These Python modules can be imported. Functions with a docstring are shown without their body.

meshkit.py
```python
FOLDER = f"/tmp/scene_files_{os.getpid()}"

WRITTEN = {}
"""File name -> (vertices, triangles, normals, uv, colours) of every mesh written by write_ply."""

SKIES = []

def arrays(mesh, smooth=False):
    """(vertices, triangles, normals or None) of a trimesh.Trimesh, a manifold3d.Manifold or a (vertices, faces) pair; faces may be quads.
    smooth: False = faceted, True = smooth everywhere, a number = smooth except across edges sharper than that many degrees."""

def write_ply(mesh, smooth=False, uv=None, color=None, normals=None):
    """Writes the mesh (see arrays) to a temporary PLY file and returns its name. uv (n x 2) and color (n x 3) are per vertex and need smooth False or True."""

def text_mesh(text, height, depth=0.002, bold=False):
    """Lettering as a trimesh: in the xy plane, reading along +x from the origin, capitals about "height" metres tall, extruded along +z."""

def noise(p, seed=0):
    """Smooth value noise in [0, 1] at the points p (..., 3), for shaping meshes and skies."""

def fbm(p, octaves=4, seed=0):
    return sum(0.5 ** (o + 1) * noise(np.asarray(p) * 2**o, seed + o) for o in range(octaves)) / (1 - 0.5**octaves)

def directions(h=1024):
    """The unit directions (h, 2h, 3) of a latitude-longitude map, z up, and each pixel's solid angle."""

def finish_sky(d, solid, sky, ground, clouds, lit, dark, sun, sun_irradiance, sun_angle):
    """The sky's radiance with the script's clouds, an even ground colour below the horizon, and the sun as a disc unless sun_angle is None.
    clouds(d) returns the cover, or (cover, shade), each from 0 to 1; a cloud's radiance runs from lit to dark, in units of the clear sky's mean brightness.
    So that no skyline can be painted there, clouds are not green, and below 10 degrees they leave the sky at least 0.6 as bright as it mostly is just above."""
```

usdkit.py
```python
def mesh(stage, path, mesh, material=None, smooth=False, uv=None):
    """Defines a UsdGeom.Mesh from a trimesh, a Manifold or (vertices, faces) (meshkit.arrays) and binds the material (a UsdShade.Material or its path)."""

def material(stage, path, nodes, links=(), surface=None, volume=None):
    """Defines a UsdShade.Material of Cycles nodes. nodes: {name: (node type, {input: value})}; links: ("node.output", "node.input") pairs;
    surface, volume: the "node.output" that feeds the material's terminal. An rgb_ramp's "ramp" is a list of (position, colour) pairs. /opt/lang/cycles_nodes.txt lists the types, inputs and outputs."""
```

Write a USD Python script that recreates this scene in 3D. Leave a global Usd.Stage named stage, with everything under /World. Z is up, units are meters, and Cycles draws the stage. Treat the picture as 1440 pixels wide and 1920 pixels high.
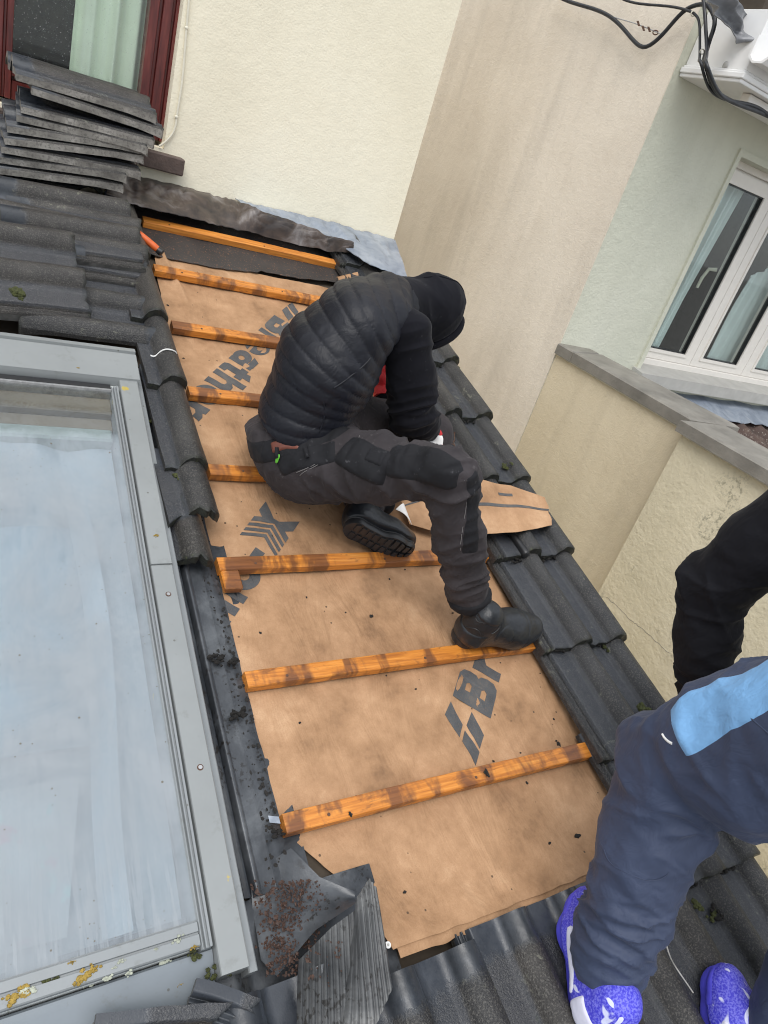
import math
import numpy as np
import trimesh
import shapely
import shapely.geometry as sg
import shapely.affinity as sa
import meshkit
import usdkit
from pxr import Gf, Sdf, Usd, UsdGeom, UsdLux, UsdShade, Vt

# ---------------------------------------------------------------- camera, sky, sun, exposure
stage = Usd.Stage.CreateInMemory()
UsdGeom.SetStageUpAxis(stage, 'Z')
UsdGeom.Xform.Define(stage, '/World')
UsdGeom.Scope.Define(stage, '/World/Looks')
TH = 0.3196877
CAM = np.array([-0.08934945, -2.99895728, 0.52793121])
ROT = np.array([[0.84656979, -0.44861742, 0.28646466], [0.00743553, -0.52816670, -0.84910815], [0.53222580, 0.72095932, -0.44379427]])
FPX = 1305.72
EXPOSURE = 0.95
SUN_TO = np.array([-0.42, -0.42, 1.0]); SUN_TO = SUN_TO / np.linalg.norm(SUN_TO)
SUN_I, SUN_ANGLE = 0.30, 40.0
SKY_STRENGTH = 0.1

cam = UsdGeom.Camera.Define(stage, '/World/camera')
m4 = np.eye(4)
m4[:3, 0], m4[:3, 1], m4[:3, 2], m4[:3, 3] = ROT[0], -ROT[1], -ROT[2], CAM
cam.AddTransformOp().Set(Gf.Matrix4d(m4.T.tolist()))
cam.CreateHorizontalApertureAttr(36.0); cam.CreateVerticalApertureAttr(48.0)
cam.CreateFocalLengthAttr(36.0 * FPX / 1440.0)
cam.CreateClippingRangeAttr(Gf.Vec2f(0.05, 5000.0))
cam.CreateExposureAttr(EXPOSURE)


class G:
    """Collects the nodes of one material; '@node.output' as a value makes a link."""
    def __init__(s): s.nodes, s.links = {}, []
    def n(s, kind, **kw):
        name = f'n{len(s.nodes)}'; inp = {}
        for k, v in kw.items():
            if isinstance(v, str) and v.startswith('@'): s.links.append((v[1:], f'{name}.{k}'))
            else: inp[k] = v
        s.nodes[name] = (kind, inp); return '@' + name
    def pos(s, scale=(1, 1, 1), rot=(0, 0, 0), obj=False):
        t = s.n('texture_coordinate') + '.object' if obj else s.n('geometry') + '.position'
        return s.n('mapping', vector=t, scale=scale, rotation=rot) + '.vector'
    def noise(s, vec, scale, detail=4, rough=0.55, dist=0.0):
        return s.n('noise_texture', vector=vec, scale=scale, detail=detail, roughness=rough, distortion=dist) + '.fac'
    def ramp(s, fac, stops): return s.n('rgb_ramp', fac=fac, ramp=stops) + '.color'
    def mix(s, fac, a, b, t='mix'): return s.n('mix', mix_type=t, fac=fac, color1=a, color2=b) + '.color'
    def math(s, op, a, b=0.0): return s.n('math', math_type=op, value1=a, value2=b) + '.value'
    def step(s, v, lo, hi, a=0.0, b=1.0):
        return s.n('map_range', value=v, from_min=lo, from_max=hi, to_min=a, to_max=b, clamp=True) + '.result'
    def bump(s, h, strength=0.5, dist=0.01, normal=None):
        kw = dict(height=h, strength=strength, distance=dist)
        if normal: kw['normal'] = normal
        return s.n('bump', **kw) + '.normal'
    def done(s, name, surface=None, volume=None):
        return usdkit.material(stage, '/World/Looks/' + name, s.nodes, s.links, surface=surface[1:] if surface else None)
    def pbr(s, name, **kw): return s.done(name, s.n('principled_bsdf', **kw) + '.BSDF')


# overcast sky: the physical sky, mostly veiled by an even bright cloud layer
g = G()
sky = g.n('sky_texture', sky_type='single_scattering', sun_disc=False, sun_elevation=float(math.asin(SUN_TO[2])), sun_rotation=float(math.atan2(SUN_TO[0], SUN_TO[1]))) + '.color'
v = g.n('texture_coordinate') + '.generated'
cl = g.noise(v, 2.2, 6, 0.6)
cloud = g.ramp(cl, [(0.25, (6.3, 6.7, 7.2)), (0.75, (8.6, 8.75, 8.9))])
SKYMIX = 0.78
el = g.step(g.n('separate_xyz', vector=v) + '.z', 0.0, 1.0, 0.62, 1.12)
cloud = g.mix(1.0, cloud, g.n('combine_color', r=el, g=el, b=el) + '.color', 'multiply')
fin = g.mix(SKYMIX, sky, cloud)
mat_sky = g.done('sky_overcast', g.n('background_shader', color=fin, strength=SKY_STRENGTH) + '.background')
dome = UsdLux.DomeLight.Define(stage, '/World/sky')
UsdShade.MaterialBindingAPI.Apply(dome.GetPrim()).Bind(mat_sky)
dome.GetPrim().SetCustomDataByKey('kind', 'structure')
sun = UsdLux.DistantLight.Define(stage, '/World/sun')
sun.CreateIntensityAttr(SUN_I); sun.CreateAngleAttr(SUN_ANGLE); sun.CreateNormalizeAttr(True)
sun.CreateColorAttr(Gf.Vec3f(1.0, 0.97, 0.93))
zc = SUN_TO; xc = np.cross([0, 0, 1.0], zc); xc /= np.linalg.norm(xc); yc = np.cross(zc, xc)
m4 = np.eye(4); m4[:3, 0], m4[:3, 1], m4[:3, 2] = xc, yc, zc
sun.AddTransformOp().Set(Gf.Matrix4d(m4.T.tolist()))

# ---------------------------------------------------------------- coordinates
CT, ST = math.cos(TH), math.sin(TH)
def r2w(p):
    """roof frame (x across, u up the slope, h off the roof) -> world"""
    p = np.asarray(p, float)
    return np.stack([p[..., 0], p[..., 1] * CT - p[..., 2] * ST, p[..., 1] * ST + p[..., 2] * CT], -1)
NR = np.array([0, -ST, CT])
def _ray(px):
    d = ROT.T @ np.array([(px[0] - 720) / FPX, (px[1] - 960) / FPX, 1.0]); return d / np.linalg.norm(d)
def hit(px, n, d):
    """the point of the plane n.x = d that the photograph shows at px"""
    r = _ray(px); n = np.asarray(n, float); return CAM + r * (d - n @ CAM) / (n @ r)
def A(px, h=0.0):
    X = hit(px, NR, h); return np.array([X[0], X[1] * CT + X[2] * ST, h])
def AX(px, x): return hit(px, (1, 0, 0), x)
def AY(px, y): return hit(px, (0, 1, 0), y)
def AZ(px, z): return hit(px, (0, 0, 1), z)
rng = np.random.default_rng(7)
fbm, noise = meshkit.fbm, meshkit.noise
def snoise(p, f, seed=0, o=3): return fbm(np.asarray(p) * f, o, seed) - 0.5

# ---------------------------------------------------------------- scene helpers
USED = {}
def numbered(path):
    k = USED.get(path, -1) + 1; USED[path] = k
    return path if k == 0 else f'{path}_{k:03d}'
RX = np.array([[1, 0, 0], [0, CT, -ST], [0, ST, CT]])
class Thing:
    def __init__(s, name, label, cat=None, base=(0, 0, 0), frame='world', group=None, kind=None):
        s.path = numbered('/World/' + name); s.base = np.asarray(base, float)
        x = UsdGeom.Xform.Define(stage, s.path)
        if frame == 'roof':
            M = np.eye(4); M[:3, :3] = RX; M[:3, 3] = r2w(s.base); x.AddTransformOp().Set(Gf.Matrix4d(M.T.tolist()))
        else: x.AddTranslateOp().Set(Gf.Vec3d(*s.base))
        p = x.GetPrim()
        for k, val in (('label', label), ('category', cat), ('group', group), ('kind', kind)):
            if val: p.SetCustomDataByKey(k, val)
    def part(s, name, mesh, mat, parent=None, smooth=35, label=None, kind=None, attrs=None):
        path = numbered((parent or s.path) + '/' + name)
        if isinstance(mesh, (list, tuple)) and len(mesh) and isinstance(mesh[0], trimesh.Trimesh): mesh = cat(mesh)
        t = mesh.copy(); t.vertices = np.asarray(t.vertices) - s.base
        m = usdkit.mesh(stage, path, t, mat, smooth)
        if attrs:
            for k, a in attrs.items():
                UsdGeom.PrimvarsAPI(m).CreatePrimvar(k, Sdf.ValueTypeNames.FloatArray, 'vertex').Set(Vt.FloatArray.FromNumpy(np.asarray(a, np.float32)))
        if label: m.GetPrim().SetCustomDataByKey('label', label)
        if kind: m.GetPrim().SetCustomDataByKey('kind', kind)
        return path
def cat(ms): return trimesh.util.concatenate([trimesh.Trimesh(m.vertices, m.faces, process=False) for m in ms])
def box(x0, x1, y0, y1, z0, z1, b=0.0):
    lo, hi = np.minimum((x0, y0, z0), (x1, y1, z1)), np.maximum((x0, y0, z0), (x1, y1, z1))
    if b <= 0:
        m = trimesh.creation.box(hi - lo); m.apply_translation((lo + hi) / 2); return m
    pts = []
    for sx in (0, 1):
        for sy in (0, 1):
            for sz in (0, 1):
                c = np.array([hi[0] if sx else lo[0], hi[1] if sy else lo[1], hi[2] if sz else lo[2]]); d = np.array([-1 if q else 1 for q in (sx, sy, sz)]) * b
                for k in range(3):
                    e = d.copy(); e[k] = 0; pts.append(c + e)
    return trimesh.convex.convex_hull(np.array(pts))
def hull(pts): return trimesh.convex.convex_hull(np.asarray(pts, float))
def grid_faces(n, m, flip=False):
    i, j = np.meshgrid(np.arange(n - 1), np.arange(m - 1), indexing='ij')
    a, b, c, d = i * m + j, (i + 1) * m + j, (i + 1) * m + j + 1, i * m + j + 1
    f = np.stack([a, b, c, d], -1).reshape(-1, 4)
    if flip: f = f[:, ::-1]
    return np.vstack([f[:, [0, 1, 2]], f[:, [0, 2, 3]]])
def slab(top, bot):
    """closed solid between two grids (n, m, 3); each side keeps its own vertices so edges stay crisp"""
    n, m = top.shape[:2]; V, F, k = [], [], 0
    a = top[1, 0] - top[0, 0]; b = top[0, 1] - top[0, 0]; up = top[0, 0] - bot[0, 0]
    fl = np.dot(np.cross(a, b), up) < 0
    for gv, flip in ((top, fl), (bot, not fl)):
        V.append(gv.reshape(-1, 3)); F.append(grid_faces(n, m, flip) + k); k += n * m
    for t, q, flip in ((top[0], bot[0], not fl), (top[-1], bot[-1], fl), (top[:, 0], bot[:, 0], fl), (top[:, -1], bot[:, -1], not fl)):
        s = np.stack([t, q], 1); V.append(s.reshape(-1, 3)); F.append(grid_faces(len(t), 2, flip) + k); k += 2 * len(t)
    return trimesh.Trimesh(np.vstack(V), np.vstack(F), process=False)
def tube(pts, r, sides=10, smooth_n=0, cap=True):
    p = np.asarray(pts, float)
    if smooth_n:
        from scipy.interpolate import CubicSpline
        t = np.r_[0, np.cumsum(np.linalg.norm(np.diff(p, axis=0), axis=1))]; ts = np.linspace(0, t[-1], smooth_n); p = CubicSpline(t, p)(ts)
        if np.ndim(r): r = np.interp(ts, t, r)
    n = len(p); r = np.broadcast_to(r, (n,)); t = np.gradient(p, axis=0); t /= np.linalg.norm(t, axis=1, keepdims=True) + 1e-12
    a = np.cross(t[0], [0, 0, 1.0] if abs(t[0][2]) < 0.9 else [1.0, 0, 0]); a /= np.linalg.norm(a); fr = []
    for i in range(n):
        a = a - t[i] * (a @ t[i]); a /= np.linalg.norm(a); fr.append((a, np.cross(t[i], a)))
    an = np.arange(sides) * 2 * np.pi / sides
    V = np.array([p[i] + r[i] * (np.cos(an)[:, None] * fr[i][0] + np.sin(an)[:, None] * fr[i][1]) for i in range(n)])
    i, j = np.meshgrid(np.arange(n - 1), np.arange(sides), indexing='ij'); j2 = (j + 1) % sides
    q = np.stack([i * sides + j, (i + 1) * sides + j, (i + 1) * sides + j2, i * sides + j2], -1).reshape(-1, 4)[:, ::-1]
    V = V.reshape(-1, 3); F = [q[:, [0, 1, 2]], q[:, [0, 2, 3]]]
    if cap:
        k = len(V); V = np.vstack([V, p[0], p[-1]]); e = np.arange(sides); e2 = (e + 1) % sides; o = (n - 1) * sides
        F += [np.stack([np.full(sides, k), e2, e], 1), np.stack([np.full(sides, k + 1), o + e, o + e2], 1)]
    return trimesh.Trimesh(V, np.vstack(F), process=False)
def prism(poly, z0, z1, to=None):
    out = []
    for p in getattr(poly, 'geoms', [poly]):
        m = trimesh.creation.extrude_polygon(p, z1 - z0, engine='earcut'); m.apply_translation([0, 0, z0]); out.append(m)
    m = cat(out)
    if to is not None: m.vertices = to(np.asarray(m.vertices))
    return m
def mapped(m, f):
    m = trimesh.Trimesh(m.vertices.copy(), m.faces, process=False); m.vertices = f(np.asarray(m.vertices)); return m
def blob(c, r, seed, sub=2, amp=0.5, freq=1.6):
    m = trimesh.creation.icosphere(sub, 1.0); v = np.asarray(m.vertices)
    v = v * (1 + amp * 2 * (noise(v * freq + seed * 7.3, seed) - 0.5))[:, None]
    m.vertices = v * np.asarray(r) + np.asarray(c); return m

# signed-distance modelling for people and soft things
def sdf_mesh(f, lo, hi, res):
    lo, hi = np.asarray(lo, float), np.asarray(hi, float)
    n = np.ceil((hi - lo) / res).astype(int) + 1
    ax = [(lo[k] + np.arange(n[k]) * res).astype(np.float32) for k in range(3)]
    P = np.stack(np.meshgrid(*ax, indexing='ij'), -1)
    val = f(P.reshape(-1, 3)).reshape(n)
    ins = val < 0
    s, cnt = np.zeros((*(n - 1), 3), np.float32), np.zeros(n - 1, np.float32)
    cor = [(a, b, c) for a in (0, 1) for b in (0, 1) for c in (0, 1)]
    sl = lambda o: tuple(slice(o[k], n[k] - 1 + o[k]) for k in range(3))
    for a in cor:
        for k in range(3):
            if a[k]: continue
            b = list(a); b[k] = 1
            va, vb = val[sl(a)], val[sl(b)]
            cr = (va < 0) != (vb < 0); t = np.where(cr, va / np.where(cr, va - vb, 1), 0)
            for d in range(3): s[..., d] += np.where(cr, a[d] + (t if d == k else 0), 0)
            cnt += cr
    act = cnt > 0; idx = np.full(n - 1, -1); idx[act] = np.arange(act.sum())
    cells = np.argwhere(act); V = lo + (cells + s[act] / cnt[act][:, None]) * res
    F = []
    for k in range(3):
        a, b = [d for d in range(3) if d != k]
        i0 = [slice(1, n[d] - 1) for d in range(3)]; i0[k] = slice(0, n[k] - 1); i1 = list(i0); i1[k] = slice(1, n[k])
        A0, B0 = ins[tuple(i0)], ins[tuple(i1)]; e = np.argwhere(A0 != B0)
        if not len(e): continue
        sgn = A0[A0 != B0]; off = np.zeros(3, int); off[a] = off[b] = 1; e = e + off
        ea, eb = np.eye(3, dtype=int)[a], np.eye(3, dtype=int)[b]
        q = np.stack([idx[tuple((e - o).T)] for o in (ea + eb, eb, 0 * ea, ea)], 1)
        if k == 1: sgn = ~sgn
        q = np.where(sgn[:, None], q, q[:, ::-1])
        F.append(q)
    F = np.vstack(F); F = F[(F >= 0).all(1)]
    m = trimesh.Trimesh(V, np.vstack([F[:, [0, 1, 2]], F[:, [0, 2, 3]]]), process=False)
    return m
def cap_d(P, a, b, ra, rb):
    a, b = np.asarray(a, np.float32), np.asarray(b, np.float32); ba = b - a
    t = np.clip((P - a) @ ba / (ba @ ba), 0, 1)
    return np.linalg.norm(P - a - t[:, None] * ba, axis=1) - (ra + (rb - ra) * t)
def ell_d(P, c, r, Rm=None):
    q = P - np.asarray(c, np.float32)
    if Rm is not None: q = q @ np.asarray(Rm, np.float32)
    r = np.asarray(r, np.float32); k0 = np.linalg.norm(q / r, axis=1); k1 = np.linalg.norm(q / r ** 2, axis=1)
    return k0 * (k0 - 1) / np.maximum(k1, 1e-6)
def smin(ds, k):
    d = ds[0]
    for e in ds[1:]:
        h = np.clip(0.5 + 0.5 * (e - d) / k, 0, 1); d = e + (d - e) * h - k * h * (1 - h)
    return d
def chain(P, pts, rad, k=0.03):
    return smin([cap_d(P, pts[i], pts[i + 1], rad[i], rad[i + 1]) for i in range(len(pts) - 1)], k)
def displaced(m, fn):
    v, f, nn = meshkit.arrays(m, True)
    return trimesh.Trimesh(v + nn * fn(v)[:, None], f, process=False)
def smoothed(m, it=8):
    from scipy.sparse import coo_matrix
    f = np.asarray(m.faces); v = np.array(m.vertices); n = len(v)
    e = np.vstack([f[:, [0, 1]], f[:, [1, 2]], f[:, [2, 0]]]); e = np.vstack([e, e[:, ::-1]])
    L = coo_matrix((np.ones(len(e)), (e[:, 0], e[:, 1])), (n, n)).tocsr(); deg = np.maximum(np.asarray(L.sum(1)).ravel(), 1)
    for i in range(it):
        for k in (.5, -.52): v = v + k * (L @ v / deg[:, None] - v) * (np.asarray(L.sum(1)) > 0)
    return trimesh.Trimesh(v, f, process=False)
def basis(f, up):
    f = np.asarray(f, float); f /= np.linalg.norm(f); up = np.asarray(up, float); s = np.cross(up, f); s /= np.linalg.norm(s); return f, s, np.cross(f, s)

# ---------------------------------------------------------------- materials
def render_wall(name, col, dark, light, streak=0.3, dirt=0.0, coarse=1.0):
    g = G(); p = g.pos(); st = g.pos(scale=(3.2, 3.2, 0.45))
    base = g.ramp(g.noise(p, 1.6, 6, 0.6), [(0.3, dark), (0.5, col), (0.72, light)])
    s = g.step(g.noise(st, 2.0, 5, 0.6), 0.48, 0.72)
    base = g.mix(g.math('multiply', s, streak), base, tuple(c * 0.74 for c in col))
    s2 = g.step(g.noise(g.pos(scale=(5, 5, 0.7), rot=(0.1, 0, 0)), 1.7, 4, 0.5), 0.58, 0.75)
    base = g.mix(g.math('multiply', s2, streak * 0.6), base, tuple(min(1, c * 1.12) for c in light))
    spk = g.step(g.noise(p, 160, 2, 0.5), 0.66, 0.74)
    base = g.mix(g.math('multiply', spk, 0.16), base, tuple(c * 0.55 for c in col))
    if dirt:
        a = g.math('multiply', g.step(g.noise(p, 4.0, 3, 0.5), 0.52, 0.62), g.step(g.noise(p, 55, 4, 0.7), 0.5, 0.62))
        base = g.mix(g.math('multiply', a, dirt), base, (0.16, 0.155, 0.11))
    fine = g.noise(p, 120 / coarse, 4, 0.6); mid = g.noise(p, 28 / coarse, 3, 0.55)
    h = g.math('add', fine, g.math('multiply', mid, 1.3))
    rid = g.noise(g.pos(scale=(9, 9, 9)), 1.0, 5, 0.6, 1.5)
    nb = g.bump(rid, 0.05 if coarse < 1.4 else 0.16, 0.02)
    return g.pbr(name, base_color=base, roughness=0.85, specular_ior_level=0.25, normal=g.bump(h, 0.42, 0.004 * coarse, nb))
M = {}
M['cream'] = render_wall('cream_render', (0.83, 0.77, 0.61), (0.78, 0.72, 0.565), (0.86, 0.805, 0.65), 0.12)
M['beige'] = render_wall('beige_render', (0.73, 0.655, 0.55), (0.66, 0.585, 0.485), (0.79, 0.715, 0.61), 0.5)
M['parapet'] = render_wall('parapet_render', (0.64, 0.55, 0.395), (0.57, 0.49, 0.355), (0.69, 0.60, 0.44), 0.4)
M['oldcream'] = render_wall('old_cream_render', (0.70, 0.625, 0.455), (0.62, 0.555, 0.40), (0.76, 0.685, 0.52), 0.2, dirt=0.55, coarse=1.8)
M['green'] = render_wall('green_render', (0.60, 0.60, 0.495), (0.55, 0.555, 0.455), (0.655, 0.65, 0.55), 0.25, coarse=1.5)

def tile_mat(name, expo, head, seed):
    """dark concrete tile: the weathered face, and the smooth wet strip that the next tile covered (attribute cover = 1)"""
    g = G(); p = g.n('mapping', vector=g.n('geometry') + '.position', location=(seed, seed * 2, 0)) + '.vector'
    lo, mid, hi = expo
    base = g.ramp(g.noise(p, 9, 5, 0.65), [(0.3, lo), (0.5, mid), (0.72, hi)])
    sp = g.step(g.noise(p, 260, 2, 0.6), 0.5, 0.68)
    base = g.mix(g.math('multiply', sp, 0.45), base, (0.16, 0.15, 0.13))
    base = g.mix(g.math('multiply', g.step(g.noise(p, 210, 2, 0.6), 0.6, 0.7), 0.7), base, (0.012, 0.012, 0.012))
    lich = g.math('multiply', g.step(g.noise(p, 38, 4, 0.6, 0.6), 0.60, 0.68), g.step(g.noise(p, 6.5, 3, 0.5), 0.50, 0.62))
    lich = g.math('multiply', lich, g.step(g.noise(p, 150, 3, 0.7), 0.40, 0.58))
    base = g.mix(g.math('multiply', lich, 0.6), base, (0.30, 0.30, 0.22))
    cov = g.n('attribute', attribute='cover') + '.fac'
    cn = g.step(g.math('add', cov, g.math('multiply', g.math('subtract', g.noise(p, 18, 5, 0.7), 0.5), 1.1)), 0.40, 0.66)
    hb = g.ramp(g.noise(p, 16, 5, 0.6), [(0.3, tuple(c * 0.6 for c in head)), (0.55, head), (0.75, tuple(c * 1.7 for c in head))])
    base = g.mix(cn, base, hb)
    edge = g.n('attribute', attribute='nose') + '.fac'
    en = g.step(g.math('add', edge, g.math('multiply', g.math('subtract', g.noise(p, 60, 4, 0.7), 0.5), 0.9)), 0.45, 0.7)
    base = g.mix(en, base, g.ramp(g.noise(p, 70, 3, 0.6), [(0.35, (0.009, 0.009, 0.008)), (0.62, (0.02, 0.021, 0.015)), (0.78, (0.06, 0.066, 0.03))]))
    pan = g.n('attribute', attribute='pan') + '.fac'
    pn = g.step(g.math('add', pan, g.math('multiply', g.math('subtract', g.noise(p, 30, 4, 0.6), 0.5), 0.6)), 0.3, 0.7)
    base = g.mix(g.math('multiply', pn, 0.45), base, (0.044, 0.050, 0.062))
    wet = g.step(g.noise(p, 7, 4, 0.6), 0.38, 0.62, 0.58, 0.36)
    wet = g.math('subtract', wet, g.math('multiply', pn, 0.25))
    ro = g.math('add', g.math('multiply', g.math('subtract', 1.0, cn), wet), g.math('multiply', cn, g.step(g.noise(p, 45, 4, 0.7), 0.35, 0.65, 0.22, 0.48)))
    h = g.math('multiply', g.noise(p, 300, 3, 0.65), g.math('subtract', 1.15, cn))
    return g.pbr(name, base_color=base, roughness=ro, specular_ior_level=0.5, normal=g.bump(h, 0.75, 0.003))
TEX = [((0.013, 0.013, 0.0135), (0.024, 0.023, 0.023), (0.042, 0.040, 0.037)), ((0.011, 0.0115, 0.013), (0.020, 0.0205, 0.0225), (0.034, 0.034, 0.035)), ((0.015, 0.013, 0.0115), (0.028, 0.025, 0.0225), (0.05, 0.045, 0.039))]
M['tile'] = [tile_mat(f'concrete_tile_{w}', TEX[k], (0.030, 0.034, 0.040), 3.1 * k) for k, w in enumerate(('grey', 'wet', 'warm'))]
def tile_under():
    g = G(); p = g.pos()
    base = g.ramp(g.noise(p, 14, 5, 0.6), [(0.3, (0.09, 0.083, 0.073)), (0.52, (0.20, 0.187, 0.165)), (0.75, (0.34, 0.32, 0.29))])
    base = g.mix(g.math('multiply', g.step(g.noise(p, 120, 3, 0.6), 0.5, 0.62), 0.5), base, (0.05, 0.045, 0.04))
    return g.pbr('tile_dry_edge', base_color=base, roughness=0.8, normal=g.bump(g.noise(p, 220, 3, 0.6), 0.5, 0.002))
M['tiledry'] = tile_under()
def brown_tile():
    g = G(); p = g.pos()
    base = g.ramp(g.noise(p, 12, 5, 0.6), [(0.3, (0.035, 0.022, 0.018)), (0.6, (0.075, 0.045, 0.036)), (0.7, (0.10, 0.065, 0.05))])
    base = g.mix(g.step(g.noise(p, 60, 3, 0.6), 0.6, 0.66), base, (0.32, 0.29, 0.25))
    return g.pbr('brown_tile', base_color=base, roughness=0.6, normal=g.bump(g.noise(p, 200, 3, 0.6), 0.5, 0.003))
M['browntile'] = brown_tile()

def wood(name, wet=1.0):
    """treated pine: amber, with dark wet bands where the tiles sat"""
    g = G(); p = g.pos(obj=True); gr = g.pos(obj=True, scale=(0.06, 1, 1))
    base = g.ramp(g.noise(gr, 130, 4, 0.6, 0.6), [(0.3, (0.36, 0.115, 0.016)), (0.52, (0.56, 0.20, 0.028)), (0.75, (0.70, 0.295, 0.058))])
    b = g.noise(g.pos(obj=True, scale=(1, 0.35, 0.35)), 10.5, 4, 0.62, 0.4)
    dk = g.ramp(g.noise(gr, 90, 4, 0.6), [(0.3, (0.075, 0.026, 0.012)), (0.7, (0.20, 0.075, 0.026))])
    base = g.mix(g.math('multiply', g.step(b, 0.47, 0.57), 0.88 * wet), base, dk)
    g2 = g.noise(g.pos(obj=True, scale=(0.3, 1, 1)), 60, 5, 0.7, 1.0)
    base = g.mix(g.math('multiply', g.step(g2, 0.56, 0.66), 0.5 * wet), base, (0.09, 0.035, 0.015))
    vo = g.n('voronoi_texture', vector=g.pos(obj=True, scale=(1, 1.6, 1.6)), scale=6.0) + '.distance'
    base = g.mix(g.math('multiply', g.step(vo, 0.055, 0.085, 1, 0), 0.85), base, (0.12, 0.03, 0.012))
    return g.pbr(name, base_color=base, roughness=0.42 if wet > 0.5 else 0.6, normal=g.bump(g.noise(gr, 160, 4, 0.6), 0.3, 0.002))
M['batten'] = wood('wet_batten_pine'); M['battendry'] = wood('dry_batten_pine', 0.12)

def membrane(name, sm=1.0):
    g = G(); p = g.pos(obj=True)
    base = g.ramp(g.noise(p, 5.5, 6, 0.68), [(0.28, (0.185, 0.104, 0.056)), (0.44, (0.335, 0.194, 0.104)), (0.57, (0.42, 0.250, 0.139)), (0.73, (0.54, 0.345, 0.205))])
    f = g.noise(p, 420, 2, 0.6); base = g.mix(g.math('multiply', g.step(f, 0.45, 0.7), 0.28), base, (0.27, 0.145, 0.06))
    d = g.math('multiply', g.step(g.noise(p, 3.2, 4, 0.6), 0.55, 0.72), g.step(g.noise(p, 26, 4, 0.65), 0.46, 0.64))
    base = g.mix(g.math('multiply', d, 0.45 * sm), base, (0.15, 0.085, 0.042))
    sp = g.n('voronoi_texture', vector=p, scale=19.0) + '.distance'
    base = g.mix(g.math('multiply', g.step(sp, 0.045, 0.062, 1, 0), 0.8 * sm), base, (0.05, 0.035, 0.025))
    wr = g.noise(g.pos(obj=True, scale=(1.0, 0.35, 1), rot=(0, 0, 0.7)), 9, 4, 0.55, 0.8)
    nb = g.bump(wr, 0.6, 0.022)
    return g.pbr(name, base_color=base, roughness=0.72, specular_ior_level=0.25, normal=g.bump(f, 0.25, 0.0015, nb))
M['membrane'] = membrane('brown_membrane'); M['offcut'] = membrane('brown_membrane_clean', 0.15)
def simple(name, col, rough=0.5, var=0.15, scale=30, bump=0.2, bscale=None, bdist=0.002, metallic=0.0, spec=0.5, obj=False, **kw):
    g = G(); p = g.pos(obj=obj); col = np.asarray(col, float)
    base = g.ramp(g.noise(p, scale, 4, 0.6), [(0.3, tuple(col * (1 - var))), (0.55, tuple(col)), (0.75, tuple(np.minimum(1, col * (1 + var))))])
    r = g.step(g.noise(p, scale * 0.6, 3, 0.5), 0.3, 0.7, max(0.02, rough - 0.08), min(1, rough + 0.08))
    return g.pbr(name, base_color=base, roughness=r, metallic=metallic, specular_ior_level=spec, normal=g.bump(g.noise(p, bscale or scale * 4, 3, 0.6), bump, bdist), **kw)
M['tiledry2'] = simple('tile_weathered_edge', (0.075, 0.072, 0.066), 0.75, 0.5, 40, 0.5)
def ink():
    g = G(); p = g.pos(obj=True)
    base = g.ramp(g.noise(p, 14, 5, 0.65), [(0.3, (0.055, 0.06, 0.066)), (0.55, (0.082, 0.086, 0.09)), (0.75, (0.13, 0.118, 0.105))])
    f = g.noise(p, 420, 2, 0.6); base = g.mix(g.math('multiply', g.step(f, 0.5, 0.72), 0.4), base, (0.2, 0.13, 0.08))
    return g.pbr('grey_print', base_color=base, roughness=0.7, specular_ior_level=0.25)
M['ink'] = ink()
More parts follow.
